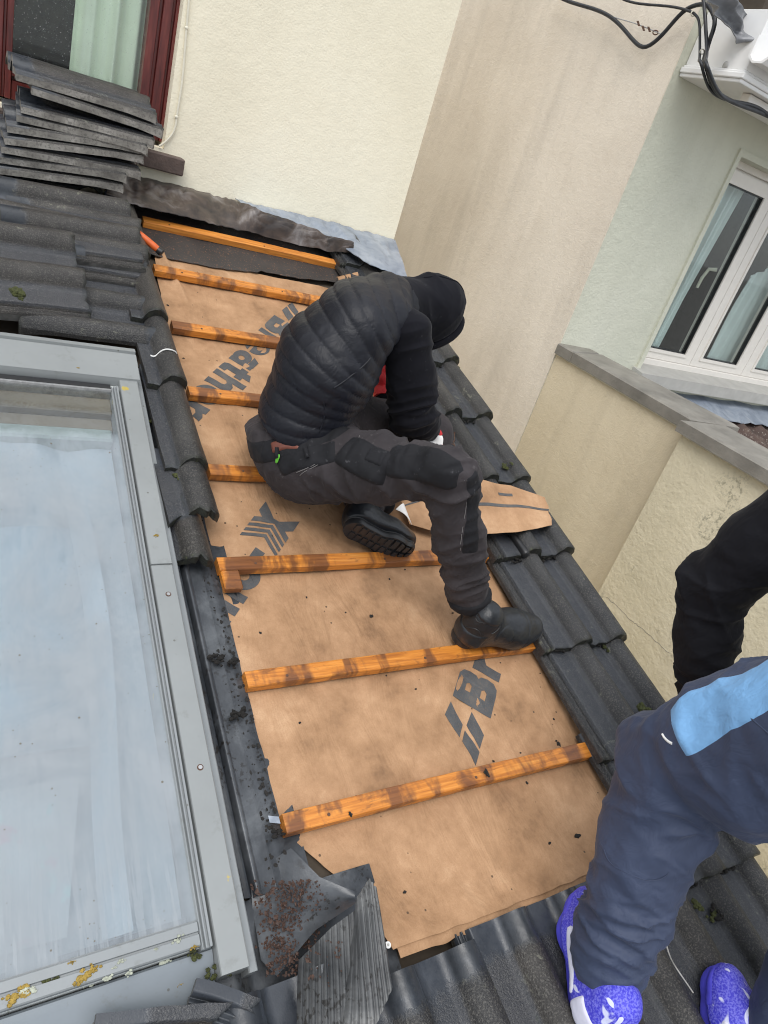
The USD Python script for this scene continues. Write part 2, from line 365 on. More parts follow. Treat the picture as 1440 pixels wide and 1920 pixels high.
def lead(name, a, b, c, rough=0.45, debris=0.0):
    g = G(); p = g.pos()
    base = g.ramp(g.noise(p, 7, 5, 0.65, 0.6), [(0.28, a), (0.5, b), (0.72, c)])
    st = g.noise(g.pos(scale=(1, 0.5, 0.5)), 22, 4, 0.6); base = g.mix(g.math('multiply', g.step(st, 0.52, 0.68), 0.45), base, tuple(np.asarray(a) * 0.6))
    if debris:
        sp = g.math('multiply', g.step(g.noise(p, 75, 3, 0.6), 0.56, 0.62), g.step(g.noise(p, 6, 3, 0.6), 0.45, 0.6))
        base = g.mix(g.math('multiply', sp, debris), base, (0.012, 0.010, 0.008))
    return g.pbr(name, base_color=base, roughness=rough, metallic=0.15, normal=g.bump(g.noise(p, 40, 4, 0.6), 0.25, 0.004))
M['lead_brown'] = lead('weathered_lead', (0.018, 0.018, 0.020), (0.080, 0.060, 0.049), (0.23, 0.215, 0.21))
M['lead_grey'] = lead('grey_lead', (0.16, 0.19, 0.24), (0.25, 0.285, 0.34), (0.36, 0.39, 0.43))
M['lead_soft'] = lead('soft_grey_lead', (0.10, 0.10, 0.11), (0.20, 0.205, 0.215), (0.36, 0.36, 0.37))
M['lead_dark'] = lead('dark_wet_flashing', (0.025, 0.028, 0.032), (0.058, 0.063, 0.07), (0.12, 0.128, 0.135), 0.32, 0.9)
M['lead_pleat'] = lead('pleated_flashing', (0.028, 0.03, 0.032), (0.085, 0.087, 0.088), (0.19, 0.19, 0.185), 0.5, 0.8)
def felt():
    g = G(); p = g.pos()
    base = g.ramp(g.noise(p, 6, 4, 0.6), [(0.3, (0.018, 0.016, 0.016)), (0.7, (0.042, 0.036, 0.033))])
    base = g.mix(g.math('multiply', g.step(g.noise(p, 150, 2, 0.6), 0.63, 0.68), 0.8), base, (0.24, 0.11, 0.055))
    return g.pbr('bitumen_felt', base_color=base, roughness=0.6, normal=g.bump(g.noise(p, 200, 3, 0.6), 0.5, 0.002))
M['felt'] = felt()
def alu(name, col, dirt=0.35):
    g = G(); p = g.pos(); col = np.asarray(col)
    base = g.ramp(g.noise(p, 4, 5, 0.6), [(0.3, tuple(col * 0.88)), (0.6, tuple(col)), (0.75, tuple(col * 1.12))])
    base = g.mix(g.math('multiply', g.step(g.noise(p, 22, 5, 0.7), 0.58, 0.74), dirt), base, (0.13, 0.13, 0.115))
    vo = g.n('voronoi_texture', vector=p, scale=24.0) + '.distance'
    base = g.mix(g.math('multiply', g.step(vo, 0.05, 0.07, 1, 0), 0.7), base, (0.08, 0.075, 0.06))
    ly = g.math('multiply', g.step(g.n('voronoi_texture', vector=p, scale=11.0) + '.distance', 0.10, 0.13, 1, 0), g.step(g.noise(p, 60, 3, 0.6), 0.47, 0.55))
    base = g.mix(g.math('multiply', ly, g.step(g.noise(p, 3.3, 2, 0.5), 0.55, 0.6)), base, (0.42, 0.32, 0.06))
    return g.pbr(name, base_color=base, roughness=0.42, metallic=0.1, specular_ior_level=0.5, normal=g.bump(g.noise(p, 90, 3, 0.6), 0.08, 0.002))
M['alu'] = alu('grey_aluminium', (0.245, 0.258, 0.256)); M['alu2'] = alu('grey_aluminium_sash', (0.235, 0.25, 0.255), 0.5); M['alu_apron'] = alu('grey_aluminium_apron', (0.19, 0.215, 0.235), 0.6)
def pane(name, tint, drops=False, ior=1.5):
    g = G(); p = g.pos()
    kw = {}
    if drops:
        d = g.n('voronoi_texture', vector=p, scale=260.0) + '.distance'
        h = g.math('multiply', g.step(d, 0.15, 0.45, 1, 0), g.step(g.noise(p, 40, 3, 0.6), 0.45, 0.6)); kw = dict(normal=g.bump(h, 0.5, 0.002))
    t = g.n('transparent_bsdf', color=tint) + '.BSDF'; gl = g.n('glossy_bsdf', color=(1, 1, 1), roughness=0.02, **kw) + '.BSDF'
    bf = g.n('geometry') + '.backfacing'; iorn = g.math('subtract', ior, g.math('multiply', bf, ior - 1 / ior))
    s = g.n('mix_closure', fac=g.n('fresnel', IOR=iorn) + '.fac', closure1=t, closure2=gl) + '.closure'
    if drops:
        dots = g.math('multiply', g.step(g.n('voronoi_texture', vector=p, scale=90.0) + '.distance', 0.10, 0.16, 1, 0), g.step(g.noise(p, 300, 2, 0.6), 0.45, 0.55))
        s = g.n('mix_closure', fac=g.math('multiply', dots, 0.55), closure1=s, closure2=g.n('diffuse_bsdf', color=(0.5, 0.5, 0.48)) + '.BSDF') + '.closure'
    return g.done(name, s)
M['glass'] = pane('window_glass', (0.9, 0.93, 0.92)); M['glass_rain'] = pane('rainy_window_glass', (0.88, 0.92, 0.9), True)
def fogged():
    """double glazing misted on the inside, cleared in runs near the bottom edge"""
    g = G(); p = g.pos(obj=True)
    z = g.n('separate_xyz', vector=p)
    n1 = g.noise(g.pos(obj=True, scale=(1, 0.4, 1)), 7, 5, 0.6, 0.8)
    n2 = g.noise(g.pos(obj=True, scale=(3.2, 0.5, 1)), 14, 5, 0.65)
    fog = g.step(g.math('add', n1, g.math('multiply', n2, 0.35)), 0.48, 0.80, 0.03, 0.50)
    n3 = g.noise(p, 3.2, 5, 0.65, 1.2); fog = g.math('multiply', fog, g.step(n3, 0.36, 0.62, 0.35, 1.25))
    runs = g.math('multiply', g.step(g.noise(g.pos(obj=True, scale=(9, 0.55, 1)), 9, 4, 0.6), 0.50, 0.56), g.step(z + '.y', -0.70, -0.40, 1.0, 0.0)); fog = g.math('add', fog, g.math('multiply', runs, 0.22))
    top = g.step(g.math('add', z + '.y', g.math('multiply', n2, 0.06)), 0.480, 0.515, 1.0, 0.03)
    fog = g.math('multiply', fog, top)
    t = g.n('transparent_bsdf', color=(0.93, 0.96, 0.97)) + '.BSDF'; df = g.n('diffuse_bsdf', color=(0.32, 0.345, 0.365)) + '.BSDF'
    s = g.n('mix_closure', fac=fog, closure1=t, closure2=df) + '.closure'
    d = g.n('voronoi_texture', vector=p, scale=170.0) + '.distance'
    h = g.math('multiply', g.step(d, 0.12, 0.5, 1, 0), g.step(g.noise(p, 30, 3, 0.6), 0.4, 0.6))
    gl = g.n('glossy_bsdf', color=(1, 1, 1), roughness=0.05, normal=g.bump(h, 0.10, 0.002)) + '.BSDF'
    bf = g.n('geometry') + '.backfacing'; iorn = g.math('subtract', 1.55, g.math('multiply', bf, 1.55 - 1 / 1.55))
    s = g.n('mix_closure', fac=g.n('fresnel', IOR=iorn) + '.fac', closure1=s, closure2=gl) + '.closure'
    sp = g.math('maximum', g.step(g.n('voronoi_texture', vector=p, scale=16.0) + '.distance', 0.03, 0.045, 1, 0), g.math('multiply', g.step(g.n('voronoi_texture', vector=p, scale=55.0) + '.distance', 0.05, 0.09, 1, 0), g.step(g.noise(p, 8, 3, 0.6), 0.52, 0.6)))
    s = g.n('mix_closure', fac=g.math('multiply', sp, 0.75), closure1=s, closure2=g.n('diffuse_bsdf', color=(0.13, 0.11, 0.08)) + '.BSDF') + '.closure'
    return g.done('misted_glass', s)
M['fogged'] = fogged()
M['blind'] = simple('pale_blue_blind', (0.235, 0.272, 0.30), 0.8, 0.10, 2.5, 0.2)
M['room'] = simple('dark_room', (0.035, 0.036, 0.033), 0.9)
M['roomlight'] = simple('pale_room', (0.45, 0.47, 0.46), 0.9)
M['curtain'] = simple('pale_green_curtain', (0.80, 0.84, 0.72), 0.85, 0.08, 6)
M['net'] = simple('pale_blue_curtain', (0.70, 0.77, 0.76), 0.85, 0.06, 5)
def mahog():
    g = G(); p = g.pos(scale=(1, 1, 0.12))
    base = g.ramp(g.noise(p, 60, 4, 0.6), [(0.3, (0.055, 0.010, 0.009)), (0.55, (0.12, 0.022, 0.018)), (0.75, (0.17, 0.04, 0.03))])
    return g.pbr('mahogany_frame', base_color=base, roughness=0.3, specular_ior_level=0.5)
M['mahog'] = mahog()
M['upvc'] = simple('white_upvc', (0.80, 0.79, 0.77), 0.35, 0.04, 8, 0.03)
M['upvc_wood'] = simple('off_white_frame', (0.76, 0.72, 0.66), 0.4, 0.04, 25, 0.1)
M['sillgrey'] = simple('painted_sill', (0.42, 0.41, 0.38), 0.6, 0.12, 12, 0.3)
M['coping'] = simple('grey_concrete_coping', (0.205, 0.19, 0.165), 0.5, 0.28, 9, 0.5, 90, 0.003)
M['brick'] = simple('brown_brick', (0.095, 0.066, 0.055), 0.65, 0.3, 25, 0.6, 110, 0.004)
M['black'] = simple('black_rubber', (0.012, 0.012, 0.013), 0.38, 0.2, 40, 0.1)
M['cable'] = simple('black_cable', (0.014, 0.015, 0.018), 0.4, 0.2, 40, 0.1)
M['white'] = simple('white_plastic', (0.70, 0.66, 0.54), 0.5, 0.06, 30, 0.1)
M['steel'] = simple('zinc_steel', (0.42, 0.42, 0.42), 0.35, 0.2, 60, 0.2, metallic=0.9)
M['rust'] = simple('rusty_nail', (0.10, 0.05, 0.03), 0.7, 0.4, 200, 0.4)
M['orange'] = simple('orange_grip', (0.62, 0.115, 0.02), 0.5, 0.15, 60, 0.2)
M['moss'] = simple('moss', (0.055, 0.062, 0.018), 0.95, 0.6, 120, 0.8, 300, 0.004)
M['mossdark'] = simple('dark_moss', (0.012, 0.0105, 0.009), 0.95, 0.6, 120, 0.8, 300, 0.004)
M['lichen'] = simple('orange_lichen', (0.34, 0.23, 0.05), 0.95, 0.35, 150, 0.8, 300, 0.003)
M['leaf'] = simple('brown_leaf_litter', (0.058, 0.029, 0.019), 0.7, 0.6, 160, 0.3)
M['dirt'] = simple('black_crumbs', (0.014, 0.012, 0.010), 0.85, 0.4, 60, 0.4)
M['paper'] = simple('white_backing', (0.74, 0.73, 0.71), 0.6, 0.03, 10, 0.1)
M['deck'] = simple('roof_boards', (0.06, 0.045, 0.03), 0.8)
M['concrete'] = simple('path_concrete', (0.24, 0.23, 0.21), 0.8, 0.2, 3, 0.4)
M['tree'] = simple('tree_leaves', (0.035, 0.055, 0.02), 0.7, 0.5, 3)
M['stone'] = simple('brown_inner_timber', (0.13, 0.10, 0.065), 0.8, 0.25, 3)
# cloth
def fabric(name, col, rough=0.8, weave=900, sheen=0.2, var=0.2, wr=0.25, spots=None, spec=0.3):
    g = G(); p = g.pos(obj=True); col = np.asarray(col, float)
    base = g.ramp(g.noise(p, 9, 4, 0.6), [(0.3, tuple(col * (1 - var))), (0.55, tuple(col)), (0.75, tuple(col * (1 + var)))])
    if spots:
        s = g.math('multiply', g.step(g.noise(p, 70, 4, 0.7), 0.62, 0.70), g.step(g.noise(p, 11, 3, 0.5), 0.5, 0.6))
        base = g.mix(g.math('multiply', s, 0.7), base, spots)
    nb = g.bump(g.noise(g.pos(obj=True, scale=(1, 1, 0.6)), 26, 4, 0.55, 0.8), wr, 0.012)
    return g.pbr(name, base_color=base, roughness=rough, sheen_weight=sheen, sheen_roughness=0.4, specular_ior_level=spec, normal=g.bump(g.noise(p, weave, 2, 0.5), 0.2, 0.001, nb))
M['vest'] = fabric('black_quilted_nylon', (0.007, 0.0075, 0.0115), 0.50, 1200, 0.0, 0.15, 0.35, spec=0.32)
M['fleece'] = fabric('black_fleece', (0.008, 0.008, 0.011), 0.95, 700, 0.05, 0.2, 0.25, (0.05, 0.05, 0.055), spec=0.15)
M['trouser'] = fabric('grey_work_trousers', (0.038, 0.033, 0.035), 0.85, 900, 0.04, 0.3, 0.5, (0.11, 0.10, 0.10), spec=0.2)
M['trouser_black'] = fabric('black_work_panel', (0.011, 0.011, 0.013), 0.8, 900, 0.02, 0.25, 0.3, (0.07, 0.07, 0.075), spec=0.25)
M['belt'] = simple('brown_leather', (0.15, 0.045, 0.028), 0.55, 0.25, 30)
M['thread'] = simple('grey_thread', (0.20, 0.19, 0.185), 0.8)
M['leather'] = simple('black_leather', (0.010, 0.0115, 0.014), 0.36, 0.4, 18, 0.35, 160, 0.003)
M['rubber'] = simple('black_sole', (0.015, 0.015, 0.016), 0.42, 0.3, 40, 0.3)
M['glove'] = simple('red_glove', (0.55, 0.02, 0.025), 0.6, 0.2, 60, 0.3)
M['navy'] = fabric('navy_stretch_trousers', (0.042, 0.055, 0.098), 0.62, 900, 0.05, 0.16, 0.4, spec=0.28)
M['sky_panel'] = fabric('light_blue_panel', (0.19, 0.39, 0.66), 0.66, 900, 0.05, 0.12, 0.5, (0.12, 0.2, 0.3), spec=0.3)
M['sleeve'] = fabric('black_sleeve', (0.0065, 0.0065, 0.009), 0.85, 900, 0.03, 0.15, 0.35, spec=0.2)
M['jacket'] = fabric('dark_purple_jacket', (0.035, 0.032, 0.07), 0.7, 900)
def knit():
    g = G(); p = g.pos(obj=True)
    b = g.ramp(g.noise(p, 260, 2, 0.5), [(0.42, (0.045, 0.04, 0.52)), (0.62, (0.16, 0.16, 0.66))])
    pt = g.noise(g.pos(obj=True, scale=(1, 0.5, 0.6)), 22, 2, 0.5, 1.2)
    b = g.mix(g.step(pt, 0.63, 0.645), b, (0.60, 0.62, 0.84))
    return g.pbr('blue_knit_upper', base_color=b, roughness=0.6, normal=g.bump(g.noise(p, 400, 2, 0.5), 0.4, 0.002))
M['knit'] = knit(); M['blueshoe'] = simple('blue_sole', (0.085, 0.08, 0.62), 0.5, 0.08, 30, 0.1); M['whitefoam'] = simple('white_foam', (0.68, 0.68, 0.80), 0.6, 0.04, 30)
M['skin'] = simple('skin', (0.50, 0.30, 0.22), 0.5, 0.08, 20, 0.1, subsurface_weight=0.1)
M['hair'] = simple('dark_hair', (0.02, 0.015, 0.012), 0.5, 0.3, 60)
M['green_tag'] = simple('green_tag', (0.12, 0.45, 0.04), 0.6)

# ---------------------------------------------------------------- structure
GZ = -3.6
gt = np.stack(list(np.meshgrid(np.linspace(-300, 300, 41), np.linspace(-300, 300, 41), indexing='ij')) + [np.zeros((41, 41))], -1)
gt[..., 2] = GZ
gnd = usdkit.mesh(stage, '/World/ground', slab(gt, gt - [0, 0, 0.2]), M['concrete'])
gnd.GetPrim().SetCustomDataByKey('kind', 'structure')

HY = 0.2
HX = 1.79
xz = lambda y0: (lambda v: np.stack([v[:, 0], y0 + v[:, 2], v[:, 1]], -1))
def flipf(m): return trimesh.Trimesh(m.vertices, m.faces[:, ::-1], process=False)
house = Thing('house', 'cream rendered house with a mahogany window above the roof being repaired', 'house', (0, HY, GZ))
wx1 = AY((345, 0), HY)[0]; wz0 = 0.27
wallp = sg.box(-4.0, GZ, HX, 1.75).difference(sg.box(-0.95, wz0, wx1, 1.35))
house.part('wall', flipf(prism(wallp, 0, 0.25, xz(HY))), M['cream'])
house.part('side_wall', box(1.22, 1.28, HY + 0.25, 2.9, GZ, 1.75), M['cream'])
house.part('eaves', box(-4.2, 1.36, HY - 0.12, 3.2, 1.75, 1.85), M['upvc'])
house.part('roof', hull([(-4.2, HY - 0.14, 1.86), (1.38, HY - .14, 1.86), (-4.2, 3.2, 1.86), (1.38, 3.2, 1.86), (-4.2, 1.5, 2.4), (1.38, 1.5, 2.4)]), M['tile'][0])
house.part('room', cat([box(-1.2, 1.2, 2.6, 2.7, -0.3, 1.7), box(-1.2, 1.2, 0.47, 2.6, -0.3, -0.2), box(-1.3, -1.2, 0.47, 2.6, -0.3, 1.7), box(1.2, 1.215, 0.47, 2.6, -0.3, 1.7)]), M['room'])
WY = HY + 0.075
fx1 = AY((331, 0), WY)[0]; px1 = AY((275, 60), WY)[0]; pxl = AY((25, 40), WY)[0]; pz0 = AY((140, 142), WY)[2]; fz0 = AY((10, 182), WY)[2]
def frame_bar(x0, x1, z0, z1, vert, y):
    """window bar with three stepped mouldings"""
    out = []
    if vert:
        w = x1 - x0
        for a, b, d in ((0, 0.30, 0.012), (0.30, 0.42, 0.0), (0.42, 0.72, 0.018), (0.72, 0.82, 0.006), (0.82, 1.0, 0.022)):
            out.append(box(x0 + a * w, x0 + b * w - .0005, y - d, y + 0.06, z0, z1, 0.002))
    else:
        w = z1 - z0
        for a, b, d in ((0, 0.45, 0.012), (0.45, 0.55, 0.0), (0.55, 0.85, 0.018), (0.85, 1.0, 0.008)):
            out.append(box(x0, x1, y - d, y + 0.06, z0 + a * w, z0 + b * w - .0005, 0.002))
    return out
wpath = house.part('window', frame_bar(px1, fx1 + .02, fz0, 1.35, True, WY) + frame_bar(pxl - .11, pxl, fz0, 1.35, True, WY) + frame_bar(pxl + .001, px1 - .001, fz0, pz0, False, WY) + frame_bar(-.9, pxl - .111, fz0, pz0, False, WY) + [box(-.95, -.9, WY, WY + .06, fz0, 1.35), box(-.9, px1, WY, WY + .06, 1.27, 1.35)], M['mahog'], smooth=False)
house.part('pane', box(pxl - .003, px1 + .003, WY + .02, WY + .026, pz0 - .003, 1.28), M['glass_rain'], wpath)
house.part('pane', box(-.9, pxl - .108, WY + .02, WY + .026, pz0 - .003, 1.28), M['glass_rain'], wpath)
sy0 = HY - 0.06
sx1 = AY((352, 300), sy0)[0]; stop = AY((352, 302), sy0)[2]; sbot = AY((352, 335), sy0)[2]
k, x = 0, sx1
while x > -0.95:
    w = 0.103 if k else 0.18
    v = box(x - w, x - 0.008, sy0 + rng.uniform(-.002, .003), HY + 0.074, sbot + rng.uniform(-.002, .002), stop + rng.uniform(-.002, .002), 0.005)
    house.part('sill_brick', v, M['brick'], smooth=False); x -= w; k += 1
house.part('sill_mortar', box(-.95, sx1 - .012, sy0 + .012, HY + .072, sbot + .006, stop - .006), M['sillgrey'])
house.part('white_cable', tube([AY(p, HY - .006) for p in ((356, -20), (352, 25), (346, 100), (339, 170), (331, 222), (328, 240), (318, 258), (298, 274))], 0.0042, 8, 50), M['white'])
for p in ((350, 52), (331, 219)): house.part('cable_clip', blob(AY(p, HY - .007), (.008, .006, .006), 3, 1, .2), M['white'])
# a hairline crack is real relief: a thin dark gap line in the render
def crack(thing, pts, f, r=0.0011):
    P = np.array([f(p) for p in pts]); P = np.array([P[0] + (P[-1] - P[0]) * 0 + cutp for cutp in [np.array([np.interp(t, np.linspace(0, 1, len(P)), P[:, k]) for k in range(3)]) - P[0] for t in np.linspace(0, 1, 60)]])
    P += .006 * (np.stack([noise(np.stack([np.arange(60) * .6, 0 * np.arange(60) + k, 0. * np.arange(60)], -1), 9) - .5 for k in range(3)], -1)) * [0, 1, 1]
    thing.part('crack', tube(P, r, 5), M['coping'])
cur = Thing('curtain', 'pale green curtain hanging behind the mahogany framed window', 'curtain', (.4, WY + .1, .3))
xs = np.linspace(AY((146, 80), WY + .1)[0], AY((262, 80), WY + .1)[0] + .02, 80); zs = np.linspace(0.25, 1.4, 12)
Xg, Zg = np.meshgrid(xs, zs, indexing='ij'); t_ = (Xg - xs[0]) / (xs[-1] - xs[0])
Yg = WY + .1 + .018 * np.sin(t_ * 2 * np.pi * 3.2 + .5 * np.sin(t_ * 9)) + .006 * np.sin(t_ * 41)
Xg = Xg - .03 * (1.7 - Zg) * (1 - t_) * .6
top = np.stack([Xg, Yg, Zg], -1); cur.part('cloth', slab(top, top + [0, .003, 0]), M['curtain'])

# neighbour's house
NX, NY = 2.5, -0.442
nb = Thing('neighbour_house', 'neighbouring house with beige side wall and pale green rear wall', 'house', (NX, NY, GZ))
nb.part('side_wall', box(NX, NX + .22, NY + .002, 7, GZ, 4.2), M['beige'])
WYn = NY + 0.085
nx0, nz0, nz1 = AY((1387, 293), NY)[0], AY((1195, 690), NY)[2], AY((1387, 293), NY)[2]
nb.part('rear_wall', flipf(prism(sg.box(NX + .004, GZ, 8, 1.62).difference(sg.box(nx0, nz0, nx0 + 1.62, nz1)), 0, 0.22, xz(NY))), M['green'])
nb.part('window_band', flipf(prism(sg.box(nx0 - .028, nz0, nx0 + 1.65, nz1 + .028).difference(sg.box(nx0, nz0 - .1, nx0 + 1.62, nz1)), 0, 0.012, xz(NY - .012))), M['green'])
P1 = [AY(p, WYn) for p in ((1376, 347), (1433, 372), (1218, 652), (1284, 664))]
zt, zb = P1[1][2], (P1[2][2] + P1[3][2]) / 2
xa = nx0 + .045; xb = (P1[1][0] + P1[3][0]) / 2
xc_, xd = AY((1316, 672), WYn)[0], AY((1382, 682), WYn)[0]; xe = AY((1412, 693), WYn)[0]
fz = AY((1207, 680), WYn)[2]
fr = [box(nx0 - .02, nx0 + 1.64, WYn + .01, WYn + .07, zt + .075, nz1 + .01, .003), box(nx0 - .02, nx0 + 1.64, WYn - .012, WYn + .07, fz - .05, zb - .058, .004), box(nx0 - .02, xa - .052, WYn + .012, WYn + .07, zb - .058, zt + .075)]
xm = [(xb + xc_) / 2, (xd + xe) / 2]
wn = nb.part('window', fr + [box(nx0 - .02, nx0 + 1.64, WYn + .03, WYn + .07, zt + .02, zt + .075)], M['upvc_wood'], smooth=False)
edges = [(xa, xb, nx0 + .0, xm[0] - .002), (xc_, xd, xm[0] + .002, xm[1] - .002), (xe, xe + .34, xm[1] + .002, xe + .42)]
for q, (a, b, oa, ob) in enumerate(edges):
    o = sg.box(oa, zb - .056, ob, zt + .062).difference(sg.box(a, zb, b, zt))
    o2 = sg.box(a - .018, zb - .018, b + .018, zt + .018).difference(sg.box(a, zb, b, zt))
    nb.part('casement', cat([flipf(prism(o, 0, .05, xz(WYn))), flipf(prism(o2, -.006, 0, xz(WYn)))]), M['upvc_wood'], wn, smooth=False)
    o3 = sg.box(a, zb, b, zt).difference(sg.box(a + .006, zb + .006, b - .006, zt - .006))
    nb.part('seal', flipf(prism(o3, .002, .03, xz(WYn))), M['black'], wn, smooth=False)
    nb.part('pane', box(a - .002, b + .002, WYn + .012, WYn + .016, zb - .002, zt + .002), M['glass'], wn)
hx = xb - .03; hz = AY((1345, 530), WYn)[2]
nb.part('handle', tube([(hx + .01, WYn + .05, hz + .06), (hx - .01, WYn + .085, hz + .05), (hx - .025, WYn + .09, hz), (hx - .03, WYn + .088, hz - .06)], [.011, .01, .009, .008], 8), M['white'], wn)
sl = [(nx0 - .05, NY - .075), (nx0 + 1.7, NY - .075), (nx0 + 1.7, WYn), (nx0 - .05, WYn)]
zs_ = nz0 + .016
nb.part('window_sill', hull([(x, y, zs_ - (.02 if y < NY else 0)) for x, y in sl] + [(x, y, zs_ - .085) for x, y in sl]), M['sillgrey'], smooth=False)
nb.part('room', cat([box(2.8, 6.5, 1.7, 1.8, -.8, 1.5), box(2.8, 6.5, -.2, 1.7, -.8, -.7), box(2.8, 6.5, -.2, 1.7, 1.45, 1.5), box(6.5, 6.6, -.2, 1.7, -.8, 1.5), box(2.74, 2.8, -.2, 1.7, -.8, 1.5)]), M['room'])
CY = WYn + .10
for lab, q in (('pale net curtain at the left pane of the green house window', ((1366, 340), (1402, 352), (1212, 655), (1230, 656))), ('pale net curtain behind the middle pane of the green house window', ((1408, 520), (1478, 480), (1324, 676), (1388, 688))), ('pale net curtain behind the right pane of the green house window', ((1440, 560), (1530, 560), (1410, 700), (1475, 712)))):
    c = [AY(p, CY) for p in q]; th_ = Thing('curtain', lab, 'curtain', c[2])
    S_, T_c = np.meshgrid(np.linspace(0, 1, 60), np.linspace(0, 1, 20), indexing='ij')
    P_ = (c[0] * (1 - S_)[..., None] + c[1] * S_[..., None]) * (1 - T_c)[..., None] + (c[2] * (1 - S_)[..., None] + c[3] * S_[..., None]) * T_c[..., None]
    P_[..., 1] += .012 * np.sin(S_ * 14 + T_c * 2) + .006 * np.sin(S_ * 37 + T_c * 5); th_.part('cloth', slab(P_, P_ + [0, .003, 0]), M['net'])
# eaves of the neighbour's roof
ez = AY((1312, 165), NY)[2]; ex0 = AY((1312, 165), NY)[0]; ec = AZ((1386, 156), ez); ey = ec[1]
ex0 = min(ex0, ec[0])
zt2 = ez + .25
nb.part('eaves_box', cat([box(ex0, 8, ey, NY - .003, ez + .045, zt2, .003)]), M['upvc'], smooth=False)
trim = []
for d, za, zb_ in ((.012, 0, .014), (.02, .014, .034), (.010, .034, .044)):
    trim.append(box(ex0 - d, 8, ey - d, NY - .004, ez + za, ez + zb_, .003))
nb.part('eaves_trim', trim, M['upvc'], smooth=False)
nb.part('soffit_strip', box(ex0 + .13, 8, ey + .03, ey + .075, ez - .035, ez - .002, .003), M['upvc_wood'], smooth=False)
g0 = AY((1408, 100), ey - .02)
prof = [(0, 0.075), (0, 0), (-.03, -.02), (-.075, -.02), (-.10, 0), (-.105, .06), (-.095, .06), (-.092, .006), (-.07, -.012), (-.03, -.012), (-.008, .006), (-.008, .075)]
gm = prism(sg.Polygon(prof), 0, 5.0, lambda v: np.stack([g0[0] + v[:, 2], ey - .012 + v[:, 0], g0[2] - .01 + v[:, 1]], -1))
nb.part('gutter', gm, M['upvc'], smooth=20)
nb.part('verge_board', box(ex0 + .01, ex0 + .30, ey + .06, NY - .003, zt2 + .002, zt2 + .085), M['deck'])
c4 = [AY(p, ey + .02) for p in ((1350, 12), (1384, -28), (1398, 82), (1466, 58))]
Ug, Vg = np.meshgrid(np.linspace(0, 1, 30), np.linspace(0, 1, 30), indexing='ij')
top = (c4[0] * (1 - Ug)[..., None] + c4[1] * Ug[..., None]) * (1 - Vg)[..., None] + (c4[2] * (1 - Ug)[..., None] + c4[3] * Ug[..., None]) * Vg[..., None]
top[..., 1] += .05 * np.abs(np.sin(Ug * 4 + Vg * 2)) + .06 * Ug + .09 * (noise(np.stack([Ug * 3, Vg * 5, 0 * Ug], -1), 2) - .5)
nb.part('lead_verge', slab(top, top + [0.003, .004, -.002]), M['lead_soft'])
nb.part('fixing', blob(AX((1360, 122), ex0 - .004), (.006, .012, .012), 5, 1, .4), M['sillgrey'])
top = []
nb.part('roof', hull([(NX - .05, NY - .3, 1.66), (8, NY - .3, 1.66), (8, 6, 4.0), (NX + .3, 6, 4.0), (NX + .3, NY - .3, 1.64), (8, NY - .3, 1.6)]), M['tile'][0])
# the neighbour's lean-to roof under the window
ls = math.tan(math.radians(17))
def lean(x, d, h): return np.stack([x, NY - d, -.235 - d * ls + h], -1)
Xg, Dg = np.meshgrid(np.linspace(2.74, 6.5, 60), np.linspace(0, .20, 10), indexing='ij')
top = lean(Xg, Dg, .035 + .006 * np.sin(Xg * 42) * Dg / .2 + .004 * np.sin(Xg * 17))
nb.part('lead_flashing', slab(top, top - [0, 0, .004]), M['lead_grey'])
for r in range(5):
    for cidx in range(11):
        x0 = 2.76 + cidx * .2; d0 = .12 + r * .27
        Xl, Dl = np.meshgrid(np.linspace(0, .215, 22), np.linspace(0, .33, 4), indexing='ij')
        hh = .025 * np.maximum(0, np.sin(Xl / .2 * 2 * np.pi)) + .010 * Dl / .3
        top = lean(x0 + Xl, d0 + Dl, hh); nb.part('roof_tile', slab(top, top - [0, 0, .012]), M['browntile'])

# parapet between the two houses
pz = -0.047; cth = .052
q0, q1 = np.array([NX, NY + .0]), AX((1291, 803), 2.47)[:2]
b1, b0 = AZ((1388, 801), pz)[:2], AZ((1085, 642), pz)[:2]
par = Thing('parapet_wall', 'low beige boundary wall with grey concrete copings between the houses', 'wall', (2.6, -1.5, GZ))
q1i = q1 + [.0, .0]
w1 = [q0 + [.001, -.004], q1 + [.004, 0], q1 + [.2, 0], q0 + [.2, -.004]]
par.part('wall', hull([(*p, GZ) for p in w1] + [(*p, pz - cth) for p in w1]), M['parapet'], smooth=False)
cp = [q0 + [-.016, -.003], q1 + [-.014, 0], b1, b0 + [0, -.02]]
cut = lambda t, p, q: np.array(p) * (1 - t) + np.array(q) * t
def coping(c, z, seed):
    pts = [(*p, z - cth) for p in c] + [(*p, z - .006) for p in c] + [(*(cut(.03, c[i], c[(i + 2) % 4])), z) for i, p in enumerate(c)]
    par.part('coping_stone', hull(pts), M['coping'], smooth=False)
t1 = .14
coping([cp[0], cut(t1 - .002, cp[0], cp[1]), cut(t1 - .002, cp[3], cp[2]), cp[3]], pz, 0)
coping([cut(t1, cp[0], cp[1]), cp[1], cp[2], cut(t1, cp[3], cp[2])], pz + .002, 1)
w2x = 2.42; y2 = q1[1] - .001
par.part('wall', box(w2x, w2x + .24, -4.2, y2 - .02, GZ, -.105), M['oldcream'], smooth=False, label='nearer section in rough cream render, standing slightly forward')
y = y2; k = 0
while y > -4.2:
    L_ = .62 if k else .56
    c = [np.array(q) for q in ((w2x - .03, y), (w2x - .03, y - L_ + .006), (w2x + .26, y - L_ + .006), (w2x + .26, y))]
    coping(c, -.05 + .003 * (k % 2), k); y -= L_; k += 1
par.part('mortar_bed', box(w2x - .008, w2x + .2, -4.2, y2 - .03, -.112, -.1035), M['white'], smooth=False)
